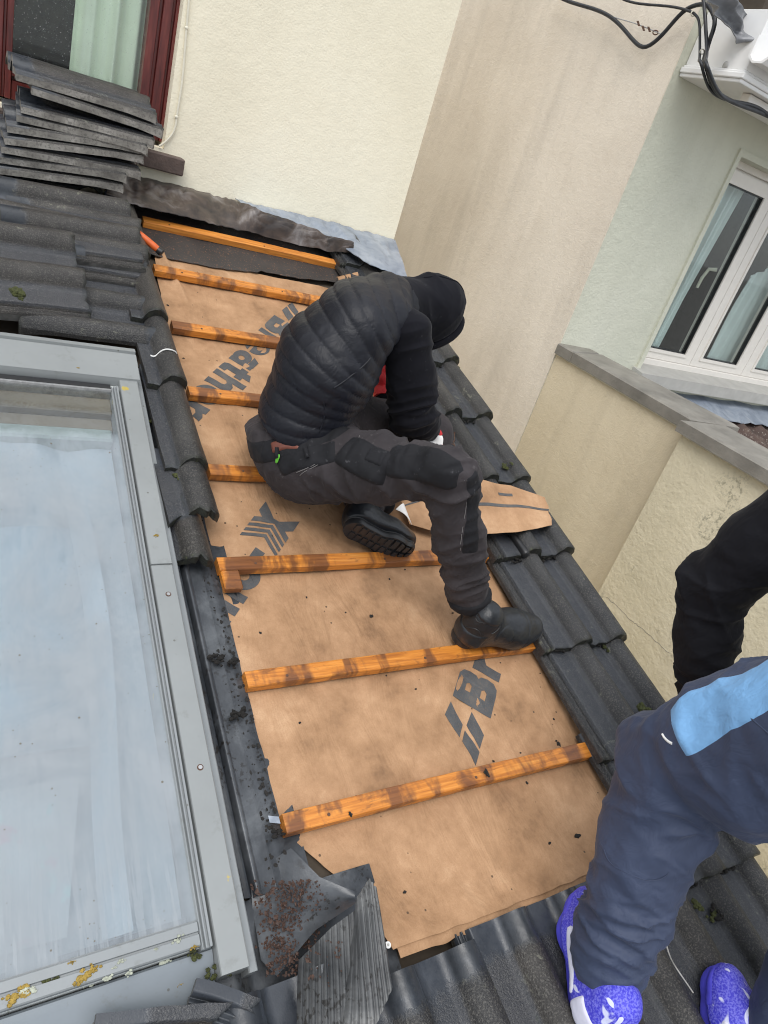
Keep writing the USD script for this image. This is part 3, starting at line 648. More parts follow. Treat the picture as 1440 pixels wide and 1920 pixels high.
par.part('mortar_bed', hull([(*(p + [-.008 * (i < 2), 0]), z) for i, p in enumerate(w1) for z in (pz - cth - .006, pz - cth + .0005)]), M['white'], smooth=False)
crack(par, [(1137, 1120), (1155, 1135), (1180, 1160), (1205, 1180), (1228, 1200), (1255, 1225)], lambda p: AX(p, w2x + .0004), .0013)

# ---------------------------------------------------------------- the roof under repair (roof frame: x across, u up the slope, h off the boards)
G_ = 0.33; UT = -0.7262787
BX0, BX1 = 0.0, 0.0
ext = Thing('house_extension', 'single storey extension, its lean-to roof stripped to brown membrane and wet amber battens', 'building', (1.0, -1.5, 0), 'roof')
ext.part('deck', box(-1.6, 1.64, -4.3, .18, -.05, -.012), M['deck'])
def w2r(p): p = np.asarray(p, float); return np.stack([p[..., 0], p[..., 1] * CT + p[..., 2] * ST, -p[..., 1] * ST + p[..., 2] * CT], -1)
ew = [(-1.55, -4.0), (1.6, -4.0), (1.6, .19), (-1.55, .19)]
ext.part('wall', hull([w2r((x, y, GZ)) for x, y in ew] + [w2r((x, y, y * math.tan(TH) - .08)) for x, y in ew]), M['oldcream'], smooth=False)

def tile_grid(seed, x_from=0.0, x_to=0.33, length=0.42, rough=1.0, body=.014, brk=None, ns=40, nl=9):
    """double roman concrete tile about its middle: returns (mesh, cover, nose); +u is the head"""
    r = np.random.default_rng(seed)
    xk = [0, .003, .006, .010, .014, .017, .020, .025, .028, .031]
    xs = np.array(xk + list(np.linspace(.036, .100, 5)) + list(np.linspace(.106, .176, 9)) + list(np.linspace(.183, .250, 5)) + list(np.linspace(.257, .328, 9)) + [.33])
    xs = xs[(xs >= x_from - 1e-9) & (xs <= x_to + 1e-9)]
    hk = {0: -.018, .003: -.010, .006: -.010, .010: -.016, .014: -.016, .017: -.009, .020: -.009, .025: -.015, .028: -.015, .031: -.002}
    def ph(x):
        if x <= .031 and round(x, 4) in hk: return hk[round(x, 4)]
        if .100 < x < .183: return .040 * math.sin(math.pi * (x - .100) / .083) ** .65
        if x > .250: return .041 * math.sin(math.pi * min(1, (x - .250) / .083)) ** .6
        return 0.0
    H = np.array([ph(x) for x in xs])
    vs = np.r_[0, np.linspace(.03, length - .02, nl - 3), length - .004, length]
    X, V = np.meshgrid(xs, vs, indexing='ij')
    P3 = np.stack([X * 40 + seed, V * 12, 0 * X + seed * .37], -1)
    hh = H[:, None] + .0018 * rough * (noise(P3, seed) - .5)
    Vn = V.copy()
    tail = (V > length - .021)
    jag = (noise(np.stack([X * 130, 0 * X, 0 * X + seed], -1), seed) - .5) * .007 * rough + (noise(np.stack([X * 40, 0 * X, 0 * X + seed], -1), seed + 5) - .5) * .006 * rough
    if brk is not None: jag = jag * 3 + brk((X - x_from) / (x_to - x_from))
    Vn = np.where(tail, V + jag, V)
    hh = hh - .004 * (V >= length - .001)
    Xn = X + .002 * rough * (noise(np.stack([X * 3, V * 30, 0 * X + seed * .7], -1), seed + 2) - .5)
    top = np.stack([Xn - .165, length / 2 - Vn, hh], -1)
    thick = body + .011 * np.clip((V - length + .05) / .045, 0, 1)
    bot = top - np.stack([0 * X, 0 * X, thick], -1)
    m = slab(top, bot)
    n = len(xs) * len(vs); cov = np.zeros(len(m.vertices)); nose = np.zeros(len(m.vertices))
    cov[:n] = np.clip((.105 - V) / .05, 0, 1).ravel()
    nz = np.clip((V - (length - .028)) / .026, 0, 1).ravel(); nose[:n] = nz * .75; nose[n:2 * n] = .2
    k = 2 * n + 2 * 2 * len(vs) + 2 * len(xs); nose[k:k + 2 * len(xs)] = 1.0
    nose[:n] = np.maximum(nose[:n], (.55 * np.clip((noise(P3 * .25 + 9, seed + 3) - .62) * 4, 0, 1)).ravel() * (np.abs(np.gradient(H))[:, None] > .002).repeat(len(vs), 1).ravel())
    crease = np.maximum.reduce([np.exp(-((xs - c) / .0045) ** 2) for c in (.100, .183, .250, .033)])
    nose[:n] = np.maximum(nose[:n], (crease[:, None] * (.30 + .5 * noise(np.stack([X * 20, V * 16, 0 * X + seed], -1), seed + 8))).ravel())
    pan = np.zeros(len(m.vertices)); pan[:n] = np.repeat((np.abs(H) < .003).astype(float), len(vs))
    side = np.zeros(len(m.vertices)); side[2 * n:] = 1
    return m, {'cover': cov, 'nose': nose, 'pan': pan, 'side': side}
def add_tile(x0, u_nose, seed, h0=.046, tilt=.082, mat=None, length=.42, yaw=0.0, label=None, name='roof_tile', **kw):
    m, at_ = tile_grid(seed, length=length, **kw)
    r = np.random.default_rng(seed + 99)
    v = np.asarray(m.vertices); a = yaw + r.uniform(-.006, .006); c, s = math.cos(a), math.sin(a)
    v = np.stack([v[:, 0] * c - v[:, 1] * s, v[:, 0] * s + v[:, 1] * c, v[:, 2]], -1)
    hh = h0 + v[:, 2] + (length / 2 - v[:, 1]) * tilt + (length - .42) * -.0 + r.uniform(-.0015, .0015)
    m.vertices = np.stack([x0 + .165 + v[:, 0], u_nose + length / 2 + v[:, 1] + r.uniform(-.004, .004), hh], -1)
    return ext.part(name, m, mat if mat is not None else M['tile'][int(r.integers(0, 2))], smooth=True, attrs=at_, label=label)
XR = 1.39
for i in range(-1, 7): add_tile(XR, UT - G_ * i, 10 + i, mat=M['tile'][1 if i > 1 else 0])
add_tile(XR, UT + 2 * G_, 7, length=.24, h0=.055)
for rr in range(7, 11):
    for k in range(0, 8):
        add_tile(XR - .30 * k, UT - G_ * rr, 100 * rr + k, length=.40 if (rr, k) == (7, 3) else .42, mat=M['tile'][(k + rr) % 2 + (1 if (k, rr) in ((2, 7), (3, 8)) else 0)], h0=.048 if (rr, k) == (7, 3) else .046)
for k in range(4, 8): add_tile(XR - .30 * k, -2.705, 660 + k, length=.118, h0=.056, mat=M['tile'][2])      # cut row under the skylight apron
for kk in (1, 2, 3):                         # tiles still in place beyond the skylight
    for rr in range(-1, 7): add_tile(-.50 - .30 * kk, UT - G_ * rr, 2000 + 10 * kk + rr)
for kk in range(0, 4):                       # the row behind the stacks, above the skylight
    for rr in (-1, 0): add_tile(.27 - .335 - .30 * kk, UT + .02 - G_ * rr, 2200 + 10 * kk + rr, mat=M['tile'][2])
# cut tiles along the left edge of the stripped strip
NXP = [A(p, .085) for p in ((315, 600), (351, 723), (390, 878), (410, 967), (398, 1037))]
xl1 = [p[0] for p in NXP]
add_tile(xl1[0] - .332, UT + G_ + .03, 60, x_from=.195, mat=M['tile'][2])
add_tile(xl1[0] - .330, NXP[0][1], 61, x_from=.205, mat=M['tile'][2])
add_tile(xl1[1] - .330, NXP[1][1], 62, x_from=.205, mat=M['tile'][0])
add_tile(xl1[2] - .330, NXP[2][1], 63, x_from=.20, mat=M['tile'][0], h0=.05)
add_tile(xl1[3] - .330, NXP[3][1], 64, x_from=.19, mat=M['tile'][0], length=.26, h0=.060, brk=lambda t: .016 * np.sin(t * 9), label='short broken tile at the end of the cut row')
add_tile(xl1[4] - .322, NXP[4][1], 65, x_from=.20, mat=M['tile'][2], length=.20, h0=.036, brk=lambda t: .01 * np.sin(t * 7 + 2), label='crumbling tile end half covered in dirt')

# membrane with printed lettering
def mh(x, u):
    p = np.stack([x * 3.0, u * 3.0, 0 * x], -1)
    w = .008 * (fbm(p, 3, 11) - .5) + .006 * (noise(np.stack([(x * .8 + u * .55) * 16, (x * .5 - u * .8) * 3.5, 0 * x], -1), 4) - .5)
    w = w + .004 * (noise(np.stack([(x - u) * 30, (x + u) * 6, 0 * x], -1), 8) - .5)
    w = w * np.clip(1.2 - np.abs(x - 1.0) * .4, .4, 1.2)
    lift = .034 * np.clip((-2.40 - u) / .2, 0, 1) ** 2
    cr = .012 * np.exp(-((x - (.62 + .02 * np.sin(u * 9))) / .012) ** 2) * np.clip((u + .62) / .2, 0, 1)
    return np.minimum(.004 + w, .0105) + lift + cr
lu = np.array([-.19, -.30, -1.64, -2.05, -2.29, -2.33, -2.42, -2.475, -2.56, -2.605])[::-1]
lx = np.array([.575, .560, .498, .491, .488, .502, .572, .618, .640, .648])[::-1]
def xl(u): return np.interp(u, lu, lx)
def xr(u): return np.interp(u, [-2.7, -2.0, -1.7, -.2], [1.41, 1.45, 1.47, 1.47])
def sheet(u0, u1, dh, nx=170, nu=330, jit=.004, dl=0.0):
    U = np.linspace(0, 1, nu); S = np.linspace(0, 1, nx); Ug, Sg = np.meshgrid(U, S, indexing='ij')
    xx0 = u0 if np.isscalar(u0) else u0
    uu = u0 + (u1 - u0) * Ug
    x = xl(uu) + dl + (xr(uu) - xl(uu) - dl) * Sg
    e = jit * (noise(np.stack([x * 30, 0 * x, 0 * x], -1), 3) - .5) + .004 * np.sin(x * 5)
    uu = uu + e * np.clip(1 - Ug * 12, 0, 1)
    x = x + .003 * (noise(np.stack([0 * x, uu * 22, 0 * x], -1), 5) - .5) * np.clip(1 - Sg * 8, 0, 1)
    top = np.stack([x, uu, mh(x, uu) + dh], -1)
    return slab(top, top - [0, 0, .0012])
und = ext.part('underlay', sheet(-2.603, -.195, 0.0), M['membrane'], smooth=True)
ext.part('underlay_lap', sheet(-2.622, -2.40, -.0045, 120, 30, .008, .012), M['membrane'], smooth=True, label='lower membrane layer showing along the bottom edge')
ed = np.stack([xl(np.linspace(-2.30, -1.60, 80)) - .001, np.linspace(-2.30, -1.60, 80), 0 * np.linspace(0, 1, 80)], -1); ed[:, 2] = mh(ed[:, 0] + .001, ed[:, 1]) + .001
ext.part('white_edge', tube(ed, .0026, 5), M['paper'], und)
# letters, cap height 1, reading along +x
def LP(*p): return sg.Polygon(p)
def seg(*p, w=.2): return sg.LineString(p).buffer(w / 2, cap_style=2, join_style=2)
D_ = {}
stem = LP((0, 0), (.26, 0), (.26, 1), (0, 1))
D_['B'] = (LP((0, 0), (.62, 0), (.80, .02), (.92, .12), (.94, .30), (.90, .45), (.80, .52), (.88, .60), (.90, .75), (.85, .92), (.72, 1), (.5, 1.0), (0, 1)).buffer(.02).difference(LP((.34, .22), (.56, .22), (.62, .30), (.56, .37), (.34, .37))).difference(LP((.34, .63), (.54, .63), (.60, .70), (.54, .77), (.34, .77))), 1.06)
D_['r'] = (LP((0, 0), (.27, 0), (.27, .42), (.40, .50), (.58, .50), (.66, .74), (.45, .74), (.30, .66), (.27, .74), (0, .74)), .70)
D_['e'] = (sg.Point(0, 0).buffer(1, 24), .88)
def ell(cx, cy, rx, ry): return sa.translate(sa.scale(sg.Point(0, 0).buffer(1, 16), rx, ry), cx, cy)
D_['e'] = (ell(.40, .37, .42, .39).difference(ell(.40, .47, .17, .10)).difference(sg.box(.42, .20, .9, .29)), .90)
D_['a'] = (sg.box(.52, 0, .78, .74).union(ell(.36, .27, .36, .28)).union(LP((.08, .56), (.5, .56), (.62, .62), (.74, .70), (.6, .76), (.2, .76))).difference(ell(.42, .27, .12, .09)), .88)
D_['t'] = (LP((.12, .16), (.2, .02), (.32, 0), (.56, 0), (.56, .2), (.42, .22), (.42, .52), (.58, .52), (.58, .74), (.42, .74), (.42, .98), (.14, .88), (.14, .74), (0, .74), (0, .52), (.12, .52)), .66)
D_['h'] = (LP((0, 0), (.26, 0), (.26, .45), (.36, .52), (.48, .5), (.52, .42), (.52, 0), (.78, 0), (.78, .52), (.70, .68), (.56, .75), (.40, .74), (.26, .64), (.26, 1.0), (0, 1.0)), .88)
D_['m'] = (LP((0, 0), (.24, 0), (.24, .52), (.40, .52), (.40, 0), (.64, 0), (.64, .52), (.80, .52), (.80, 0), (1.04, 0), (1.04, .6), (.92, .74), (0, .74)), 1.14)
D_['o'] = (ell(.40, .37, .42, .39).difference(ell(.40, .37, .15, .14)), .92)
D_['-'] = (LP((0, .26), (.36, .26), (.36, .52), (0, .52)), .44)
X_ = [LP((.98, .50), (1.42, 0), (1.02, 0), (.80, .24), (.92, .5)), LP((.98, .50), (1.42, 1.0), (1.02, 1.0), (.80, .76), (.90, .5)), LP((.80, .24), (.62, .30), (.80, .5), (.62, .70), (.80, .76), (1.0, .5))]
Xs = [LP((0 + o, 0), (.11 + o, 0), (.46 + o, .5), (.11 + o, 1), (0 + o, 1), (.34 + o, .5)) for o in (0, .19, .38, .57)]
D_['X'] = (shapely.union_all(Xs + X_[:2] + [LP((.62, 0), (.75, 0), (1.05, .42), (1.05, .58), (.75, 1), (.62, 1), (.94, .5))]), 1.5)
SL = [LP((-.78, .85), (-.60, 1.10), (-.30, 1.10), (-.48, .85)).buffer(0)]
def lettering(base, read, up, cap, items, extra=()):
    base, read, up = np.array(base), np.array(read, float), np.array(up, float); read /= np.linalg.norm(read); up /= np.linalg.norm(up)
    cur_ = 0.0
    out = list(extra)
    for ch in items:
        poly, adv = D_[ch]; out.append(sa.translate(poly, cur_, 0)); cur_ += adv
    for poly in out:
        poly = shapely.segmentize(poly, .12)
        m = prism(poly, 0, .01)
        m = m.subdivide() if len(m.faces) < 400 else m
        v = np.asarray(m.vertices); xu = base + cap * (v[:, :1] * read + v[:, 1:2] * up)
        h = mh(xu[:, 0], xu[:, 1]) + .0006 + .0006 * (v[:, 2] > .005)
        m.vertices = np.stack([xu[:, 0], xu[:, 1], h], -1)
        keep = (xu[m.faces].mean(1)[:, 0] > xl(xu[m.faces].mean(1)[:, 1]) + .004) & (xu[m.faces].mean(1)[:, 0] < 1.44)
        if keep.sum() < 4: continue
        m.update_faces(keep); ext.part('printed_letter', m, M['ink'], und, smooth=False)
rd = np.array([.66, .75]); up_ = np.array([-.75, .66])
b0_ = np.array([1.145, -2.184]); cap_ = .115
def loc(p, b=b0_, r=rd, u=up_): d = (np.array(p) - b) / cap_; return (float(d @ r), float(d @ u))
slash = [LP(*[loc(p) for p in q]) for q in (((1.043, -2.122), (1.012, -2.152), (1.025, -2.219), (1.052, -2.188)), ((1.094, -2.16), (1.063, -2.191), (1.071, -2.258), (1.101, -2.227)), ((1.052, -2.203), (1.028, -2.23), (1.034, -2.297), (1.065, -2.266)))]
lettering(b0_, rd, up_, cap_, 'Brea', slash)
lettering((.575, -1.750), rd, up_, cap_, 'o-X')
lettering((.575 - .66 * .131, -1.750 - .75 * .131), rd, up_, cap_, 'm')
bt = np.array([.985, -.478]); rt = np.array([-.64, -.768]); ut_ = np.array([.768, -.64])
lettering(bt, rt, ut_, cap_, 'Breather', slash)

# battens
XB = [(.549, 1.452), (.541, 1.47), (.550, 1.46), (.545, 1.46), (.542, 1.46), (.498, 1.455), (.495, 1.45), (.498, 1.43)]
for i, (a, b) in enumerate(XB):
    nseg = 60; s = np.linspace(0, 1, nseg)
    x = a + (b - a) * s; uc = -G_ * i + .003 * np.sin(s * 3 + i) ; w = .041; h0, h1 = .0115, .0365
    pr_ = [(-w, h0), (-w, h1 - .002), (-w + .002, h1), (-.002, h1), (0, h1 - .002), (0, h0)]
    rows = np.array([[[x[q], uc[q] + a_ + .0010 * (noise(np.array([[x[q] * 40, i * 3.1, e * 2.7]]), 2)[0] - .5), b_ + .0014 * (noise(np.array([[x[q] * 12, i, e]]), 3)[0] - .5)] for e, (a_, b_) in enumerate(pr_)] for q in range(nseg)])
    V = rows.reshape(-1, 3); npr = len(pr_); F = []
    q_, e_ = np.meshgrid(np.arange(nseg - 1), np.arange(npr), indexing='ij'); e2 = (e_ + 1) % npr
    Q = np.stack([q_ * npr + e_, (q_ + 1) * npr + e_, (q_ + 1) * npr + e2, q_ * npr + e2], -1).reshape(-1, 4)
    F = np.vstack([Q[:, [0, 1, 2]], Q[:, [0, 2, 3]]])
    ends = [[0, k, k + 1] for k in range(1, npr - 1)] + [[(nseg - 1) * npr, (nseg - 1) * npr + k + 1, (nseg - 1) * npr + k] for k in range(1, npr - 1)]
    m = trimesh.Trimesh(V, np.vstack([F, ends]), process=False); trimesh.repair.fix_normals(m)
    bp_ = ext.part('batten', m, M['battendry' if i == 0 else 'batten'], smooth=25, label='pale dry batten under the lead flashing' if i == 0 else None)
    for xn in np.arange(a + .10, b - .1, .40):
        ext.part('nail_head', tube([(xn, uc[0] - .024, .0362), (xn, uc[0] - .024, .0376)], .0036, 8), M['rust'], bp_)
o0 = A((412, 1078), .03)
ext.part('batten_offcut', box(o0[0] + .004, o0[0] + .052, o0[1] - .045, o0[1] + .012, .0115, .034, .003), M['batten'], smooth=False)
# felt strip under the lead
U = np.linspace(0, 1, 40); S = np.linspace(0, 1, 120); Ug, Sg = np.meshgrid(U, S, indexing='ij')
fe_x = np.array([.53, .586, .792, .98, 1.0, 1.174, 1.323, 1.43]); fe_u = np.array([-.22, -.232, -.233, -.205, -.188, -.184, -.157, -.15])
x = .50 + .95 * Sg; ulo = np.interp(x, fe_x, fe_u) + .006 * (noise(np.stack([x * 40, 0 * x, 0 * x], -1), 3) - .5)
uu = ulo + (.19 - ulo) * Ug
top = np.stack([x, uu, .0135 + .004 * (noise(np.stack([x * 9, uu * 9, 0 * x], -1), 6) - .5) - .0035 * np.clip((uu - ulo) / .1, 0, 1) + .05 * np.clip((uu - .10) / .09, 0, 1)], -1)
ext.part('felt_strip', slab(top, top - [0, 0, .002]), M['felt'], smooth=True)
cf = A((640, 520), .03); Xc, Yc = np.meshgrid(np.linspace(0, 1, 12), np.linspace(0, 1, 12), indexing='ij')
top = np.stack([cf[0] - .03 + .10 * Xc, cf[1] - .06 + .05 * Yc + .02 * Xc, .02 + .035 * Xc * Yc + .02 * np.sin(Yc * 2.5)], -1)
ext.part('folded_corner', slab(top, top - [0, 0, .0015]), M['offcut'], und, smooth=True)
# lead apron along the house wall
fl_t = np.array([w2r(AY(p, HY - .004)) for p in ((205, 316), (254, 332), (325, 347), (379, 361), (421, 370))] + [A(p, h) for p, h in (((483, 394), .135), ((562, 420), .125), ((617, 444), .115), ((655, 460), .105))])
fl_b = np.array([A(p, h) for p, h in (((200, 362), .12), ((262, 386), .10), ((379, 412), .075), ((471, 435), .06), ((554, 456), .06), ((617, 470), .07), ((662, 474), .085))])
def resamp(P, n):
    t = np.r_[0, np.cumsum(np.linalg.norm(np.diff(P, axis=0), axis=1))]; t /= t[-1]; s = np.linspace(0, 1, n); return np.stack([np.interp(s, t, P[:, k]) for k in range(3)], -1)
def crumple(T_, B_, n_, seed, bulge, amp):
    T_, B_ = resamp(T_, n_), resamp(B_, n_); s = np.linspace(0, 1, n_)
    wob = amp * (.9 * (noise(np.stack([s * 11, 0 * s, 0 * s], -1), seed) - .5) + .8 * (noise(np.stack([s * 26, 0 * s, 0 * s], -1), seed + 3) - .5) + .5 * (noise(np.stack([s * 60, 0 * s, 0 * s], -1), seed + 4) - .5))
    T_[:, 2] += wob * 1.4 + .004; T_[:, 1] -= np.abs(wob) * .6; B_[:, 2] += .5 * wob; B_[:, 1] += .8 * wob
    vs = np.linspace(0, 1, 18); top = T_[None] * (1 - vs)[:, None, None] + B_[None] * vs[:, None, None]
    Sg, Vg = np.broadcast_to(s[None], top.shape[:2]), np.broadcast_to(vs[:, None], top.shape[:2])
    w = np.sin(Vg * np.pi)
    top[..., 2] += w * bulge + amp * w * (1.4 * (noise(np.stack([Sg * 34, Vg * 3, 0 * Sg], -1), seed + 19) - .5) + 1.8 * (noise(np.stack([Sg * 13, Vg * 2, 0 * Sg], -1), seed + 9) - .5) - .9 * np.clip(1 - 5 * np.abs(noise(np.stack([Sg * 18 + Vg * 2, Vg * 2.5, 0 * Sg], -1), seed + 7) - .5), 0, 1))
    return slab(top, top - [0, .002, .003])
ext.part('lead_apron', crumple(fl_t, fl_b, 170, 2, .022, .010), M['lead_brown'], smooth=True, label='brown stained lead apron crumpled along the house wall')
gt_ = np.array([w2r(AY(p, HY - .003)) for p in ((440, 374), (520, 393), (600, 413), (680, 434), (741, 450))])
gb_ = np.array([A(p, h) for p, h in (((470, 396), .115), ((562, 428), .10), ((640, 462), .088), ((700, 498), .125), ((764, 520), .14))])
ext.part('lead_apron', crumple(gt_, gb_, 90, 31, .008, .007), M['lead_grey'], smooth=True, label='clean grey lead apron at the wall corner')
tt = np.array([w2r(AY(p, HY - .02)) for p in ((196, 360), (215, 345), (250, 352), (272, 356), (290, 370))]); TT = resamp(tt, 30); t4 = np.stack([TT, TT + [.0, -.04, -.05]]); t4[..., 2] += .006 * np.sin(np.linspace(0, 9, 30)); ext.part('lead_scrap', slab(t4, t4 - [0, .002, .003]), M['lead_grey'], smooth=True)
# black side flashing of the skylight
FX = lambda x: x
def strip(pr, u0, u1, mat, name, n=40, label=None, amp=.0015, dx=0.0):
    uu = np.linspace(u0, u1, n); X = np.array([p[0] for p in pr]); Hh = np.array([p[1] for p in pr])
    Ug, Xg = np.meshgrid(uu, X, indexing='ij'); Hg = np.broadcast_to(Hh, Ug.shape) + amp * (noise(np.stack([Xg * 30, Ug * 18, 0 * Xg], -1), 4) - .5)
    Xg = Xg + dx * (Ug - u0) / (u1 - u0)
    t = np.stack([Xg, Ug, Hg], -1); return ext.part(name, slab(t, t - [0, 0, .0018]), mat, smooth=True, label=label)
strip([(.386, .036), (.396, .030), (.402, .027), (.4035, .002), (.411, .002), (.4125, .026), (.416, .029), (.421, .028), (.426, .022), (.428, .019), (.455, .018), (.4565, .0205), (.459, .018), (.475, .0165), (.492, .0155), (.505, .0030), (.54, .0025)], -2.44, -.90, M['lead_dark'], 'side_flashing', 60)
# valley sheet at the lower corner
Xg, Ug = np.meshgrid(np.linspace(-.55, .67, 90), np.linspace(-2.66, -2.44, 24), indexing='ij'); t = np.stack([Xg, Ug, np.where(Xg < .36, .022, .008) + .006 * (noise(np.stack([Xg * 25, Ug * 25, 0 * Xg], -1), 3) - .5) - .02 * np.clip(-2.56 - Ug, 0, 1)], -1)
ext.part('under_flashing', slab(t, t - [0, 0, .003]), M['lead_dark'], smooth=True)
P = np.array([A(p, h) for p, h in (((470, 1640), .016), ((545, 1590), .018), ((600, 1645), .03), ((668, 1672), .055))]); Q = np.array([A(p, h) for p, h in (((490, 1800), .03), ((520, 1830), .05), ((590, 1745), .06), ((672, 1690), .07))])
Pn, Qn = resamp(P, 30), resamp(Q, 30); vs = np.linspace(0, 1, 20); t = Pn[None] * (1 - vs)[:, None, None] + Qn[None] * vs[:, None, None]
t[..., 2] += .010 * (noise(t * 22, 3) - .5) - .012 * (np.sin(vs * np.pi))[:, None]
ext.part('valley_flashing', slab(t, t - [0, 0, .002]), M['lead_dark'], smooth=True)
# pleated apron, torn and folded up at its corner
def pleat(P, Q, n, m_, amp, per, seed):
    Pn, Qn = resamp(np.array(P), n), resamp(np.array(Q), n); vs = np.linspace(0, 1, m_)
    t = Pn[None] * (1 - vs)[:, None, None] + Qn[None] * vs[:, None, None]
    s = np.linspace(0, per, n); t[..., 2] += amp * np.abs(np.sin(s * np.pi))[None] + .008 * (noise(t * 18, seed) - .5)
    return slab(t, t - [0, 0, .002])
ext.part('pleated_apron', pleat([A((560, 1800), .07), A((620, 1740), .085), A((675, 1700), .095)], [A((555, 1935), .115), A((600, 1945), .118), A((690, 1945), .115)], 90, 26, .006, 11, 1), M['lead_pleat'], smooth=True)
ext.part('pleated_apron', pleat([A((664, 1722), .095), A((668, 1684), .125), A((692, 1648), .15), A((707, 1668), .125)], [A((640, 1940), .117), A((660, 1945), .122), A((700, 1930), .12), A((735, 1850), .115)], 70, 26, .0055, 8, 2), M['lead_pleat'], smooth=True, label='torn corner of the pleated flashing folded up')

# ---------------------------------------------------------------- skylight
sk = Thing('skylight', 'grey framed skylight with misted double glazing at the left of the stripped roof', 'skylight', (-.08, -1.75, 0), 'roof')
SX0, SX1 = -.52, .396
_skpart = sk.part
def _skewed(name, mesh, *a, **k):
    # the window sits about half a degree out of square with the battens
    m = cat(mesh) if isinstance(mesh, list) else trimesh.Trimesh(mesh.vertices.copy(), mesh.faces, process=False)
    v = np.array(m.vertices); v[:, 0] += .0135 * (v[:, 1] + 1.06); m.vertices = v
    return _skpart(name, m, *a, **k)
sk.part = _skewed
GB, GT_, GR = -2.457, -1.10, .300
GL = SX0 + (SX1 - GR)
def bar_y(name, xs_h, u0, u1, mat, label=None, parent=None, n=30, amp=.0006):
    uu = np.linspace(u0, u1, n); X = np.array([p[0] for p in xs_h]); Hh = np.array([p[1] for p in xs_h])
    Ug, Xg = np.meshgrid(uu, X, indexing='ij'); t = np.stack([Xg, Ug, np.broadcast_to(Hh, Ug.shape) + amp * (noise(np.stack([Xg * 60, Ug * 25, 0 * Xg], -1), 7) - .5)], -1)
    b = t.copy(); b[..., 2] = -.01
    return sk.part(name, slab(t, b), mat, parent, smooth=28, label=label)
def bar_x(name, us_h, x0, x1, mat, label=None, parent=None):
    X = np.linspace(x0, x1, 24); U = np.array([p[0] for p in us_h]); Hh = np.array([p[1] for p in us_h])
    Xg, Ug = np.meshgrid(X, U, indexing='ij'); t = np.stack([Xg, Ug, np.broadcast_to(Hh, Ug.shape) + .0006 * (noise(np.stack([Xg * 60, Ug * 60, 0 * Xg], -1), 7) - .5)], -1)
    b = t.copy(); b[..., 2] = -.01
    return sk.part(name, slab(t, b), mat, parent, smooth=28, label=label)
# rubber gasket line, ribbed sash, shadow gap, flat outer cladding
sash = bar_y('sash_rail', [(.3005, .079), (.3025, .083), (.304, .083), (.3045, .078), (.307, .078), (.3075, .087), (.310, .087), (.3105, .083), (.3135, .083), (.314, .089), (.318, .089), (.3185, .072), (.3195, .070)], -2.505, -1.085, M['alu2'])
mrr = lambda pr: [(SX0 + SX1 - p[0], p[1]) for p in pr][::-1]
bar_y('sash_rail', mrr([(.3005, .079), (.3025, .083), (.304, .083), (.3045, .078), (.307, .078), (.3075, .087), (.310, .087), (.3105, .083), (.3135, .083), (.314, .089), (.318, .089), (.3185, .072), (.3195, .070)]), -2.505, -1.085, M['alu2'])
prc = [(.3235, .060), (.3240, .089), (.3255, .0915), (.338, .092), (.372, .0925), (.3748, .0905), (.3765, .058)]
for pr in (prc, mrr(prc)):
    up_c = bar_y('cladding', pr, -1.708, -1.062, M['alu'])
    lo_c = bar_y('cladding', [(p[0], p[1] - .004 if p[1] > .08 else p[1]) for p in pr], -2.552, -1.7095, M['alu'])
    for u in (-1.792, -2.2):
        xm_ = (pr[0][0] + pr[-1][0]) / 2 + .002
        sk.part('screw', tube([(xm_, u, .0878), (xm_, u, .0898)], .0042, 10), M['steel'], lo_c)
        sk.part('screw_washer', tube([(xm_, u, .0874), (xm_, u, .0886)], .0065, 12), M['rust'], lo_c)
bar_y('outer_channel', [(.3770, .050), (.3780, .062), (.3800, .064), (.3925, .064), (.3950, .061), (.3960, .02)], -2.56, -.93, M['alu2'])
bar_x('sash_bottom', [(-2.4995, .070), (-2.499, .083), (-2.497, .085), (-2.481, .085), (-2.480, .080), (-2.477, .080), (-2.476, .085), (-2.462, .085), (-2.460, .080), (-2.458, .079)], GL - .001, GR - .0005, M['alu2'])
bar_x('apron_bar', [(-2.572, .030), (-2.570, .046), (-2.545, .054), (-2.520, .064), (-2.507, .066), (-2.503, .060)], SX0 + .04, .3225, M['alu_apron'])
bar_x('hood', [(-1.066, .074), (-1.064, .086), (-1.060, .098), (-.990, .104), (-.958, .106), (-.955, .100), (-.950, .100), (-.947, .108), (-.930, .105), (-.926, .08)], SX0 - .003, .3800, M['alu'])
bar_x('glass_clip', [(-1.104, .079), (-1.102, .084), (-1.096, .084), (-1.094, .079)], GL, GR, M['steel'])
bar_x('sash_top', [(-1.0945, .079), (-1.092, .081), (-1.075, .081), (-1.070, .078)], GL, GR, M['black'])
gl_ = sk.part('pane', box(GL - .002, GR + .001, GB - .004, GT_ + .002, .0755, .0785), M['fogged'])
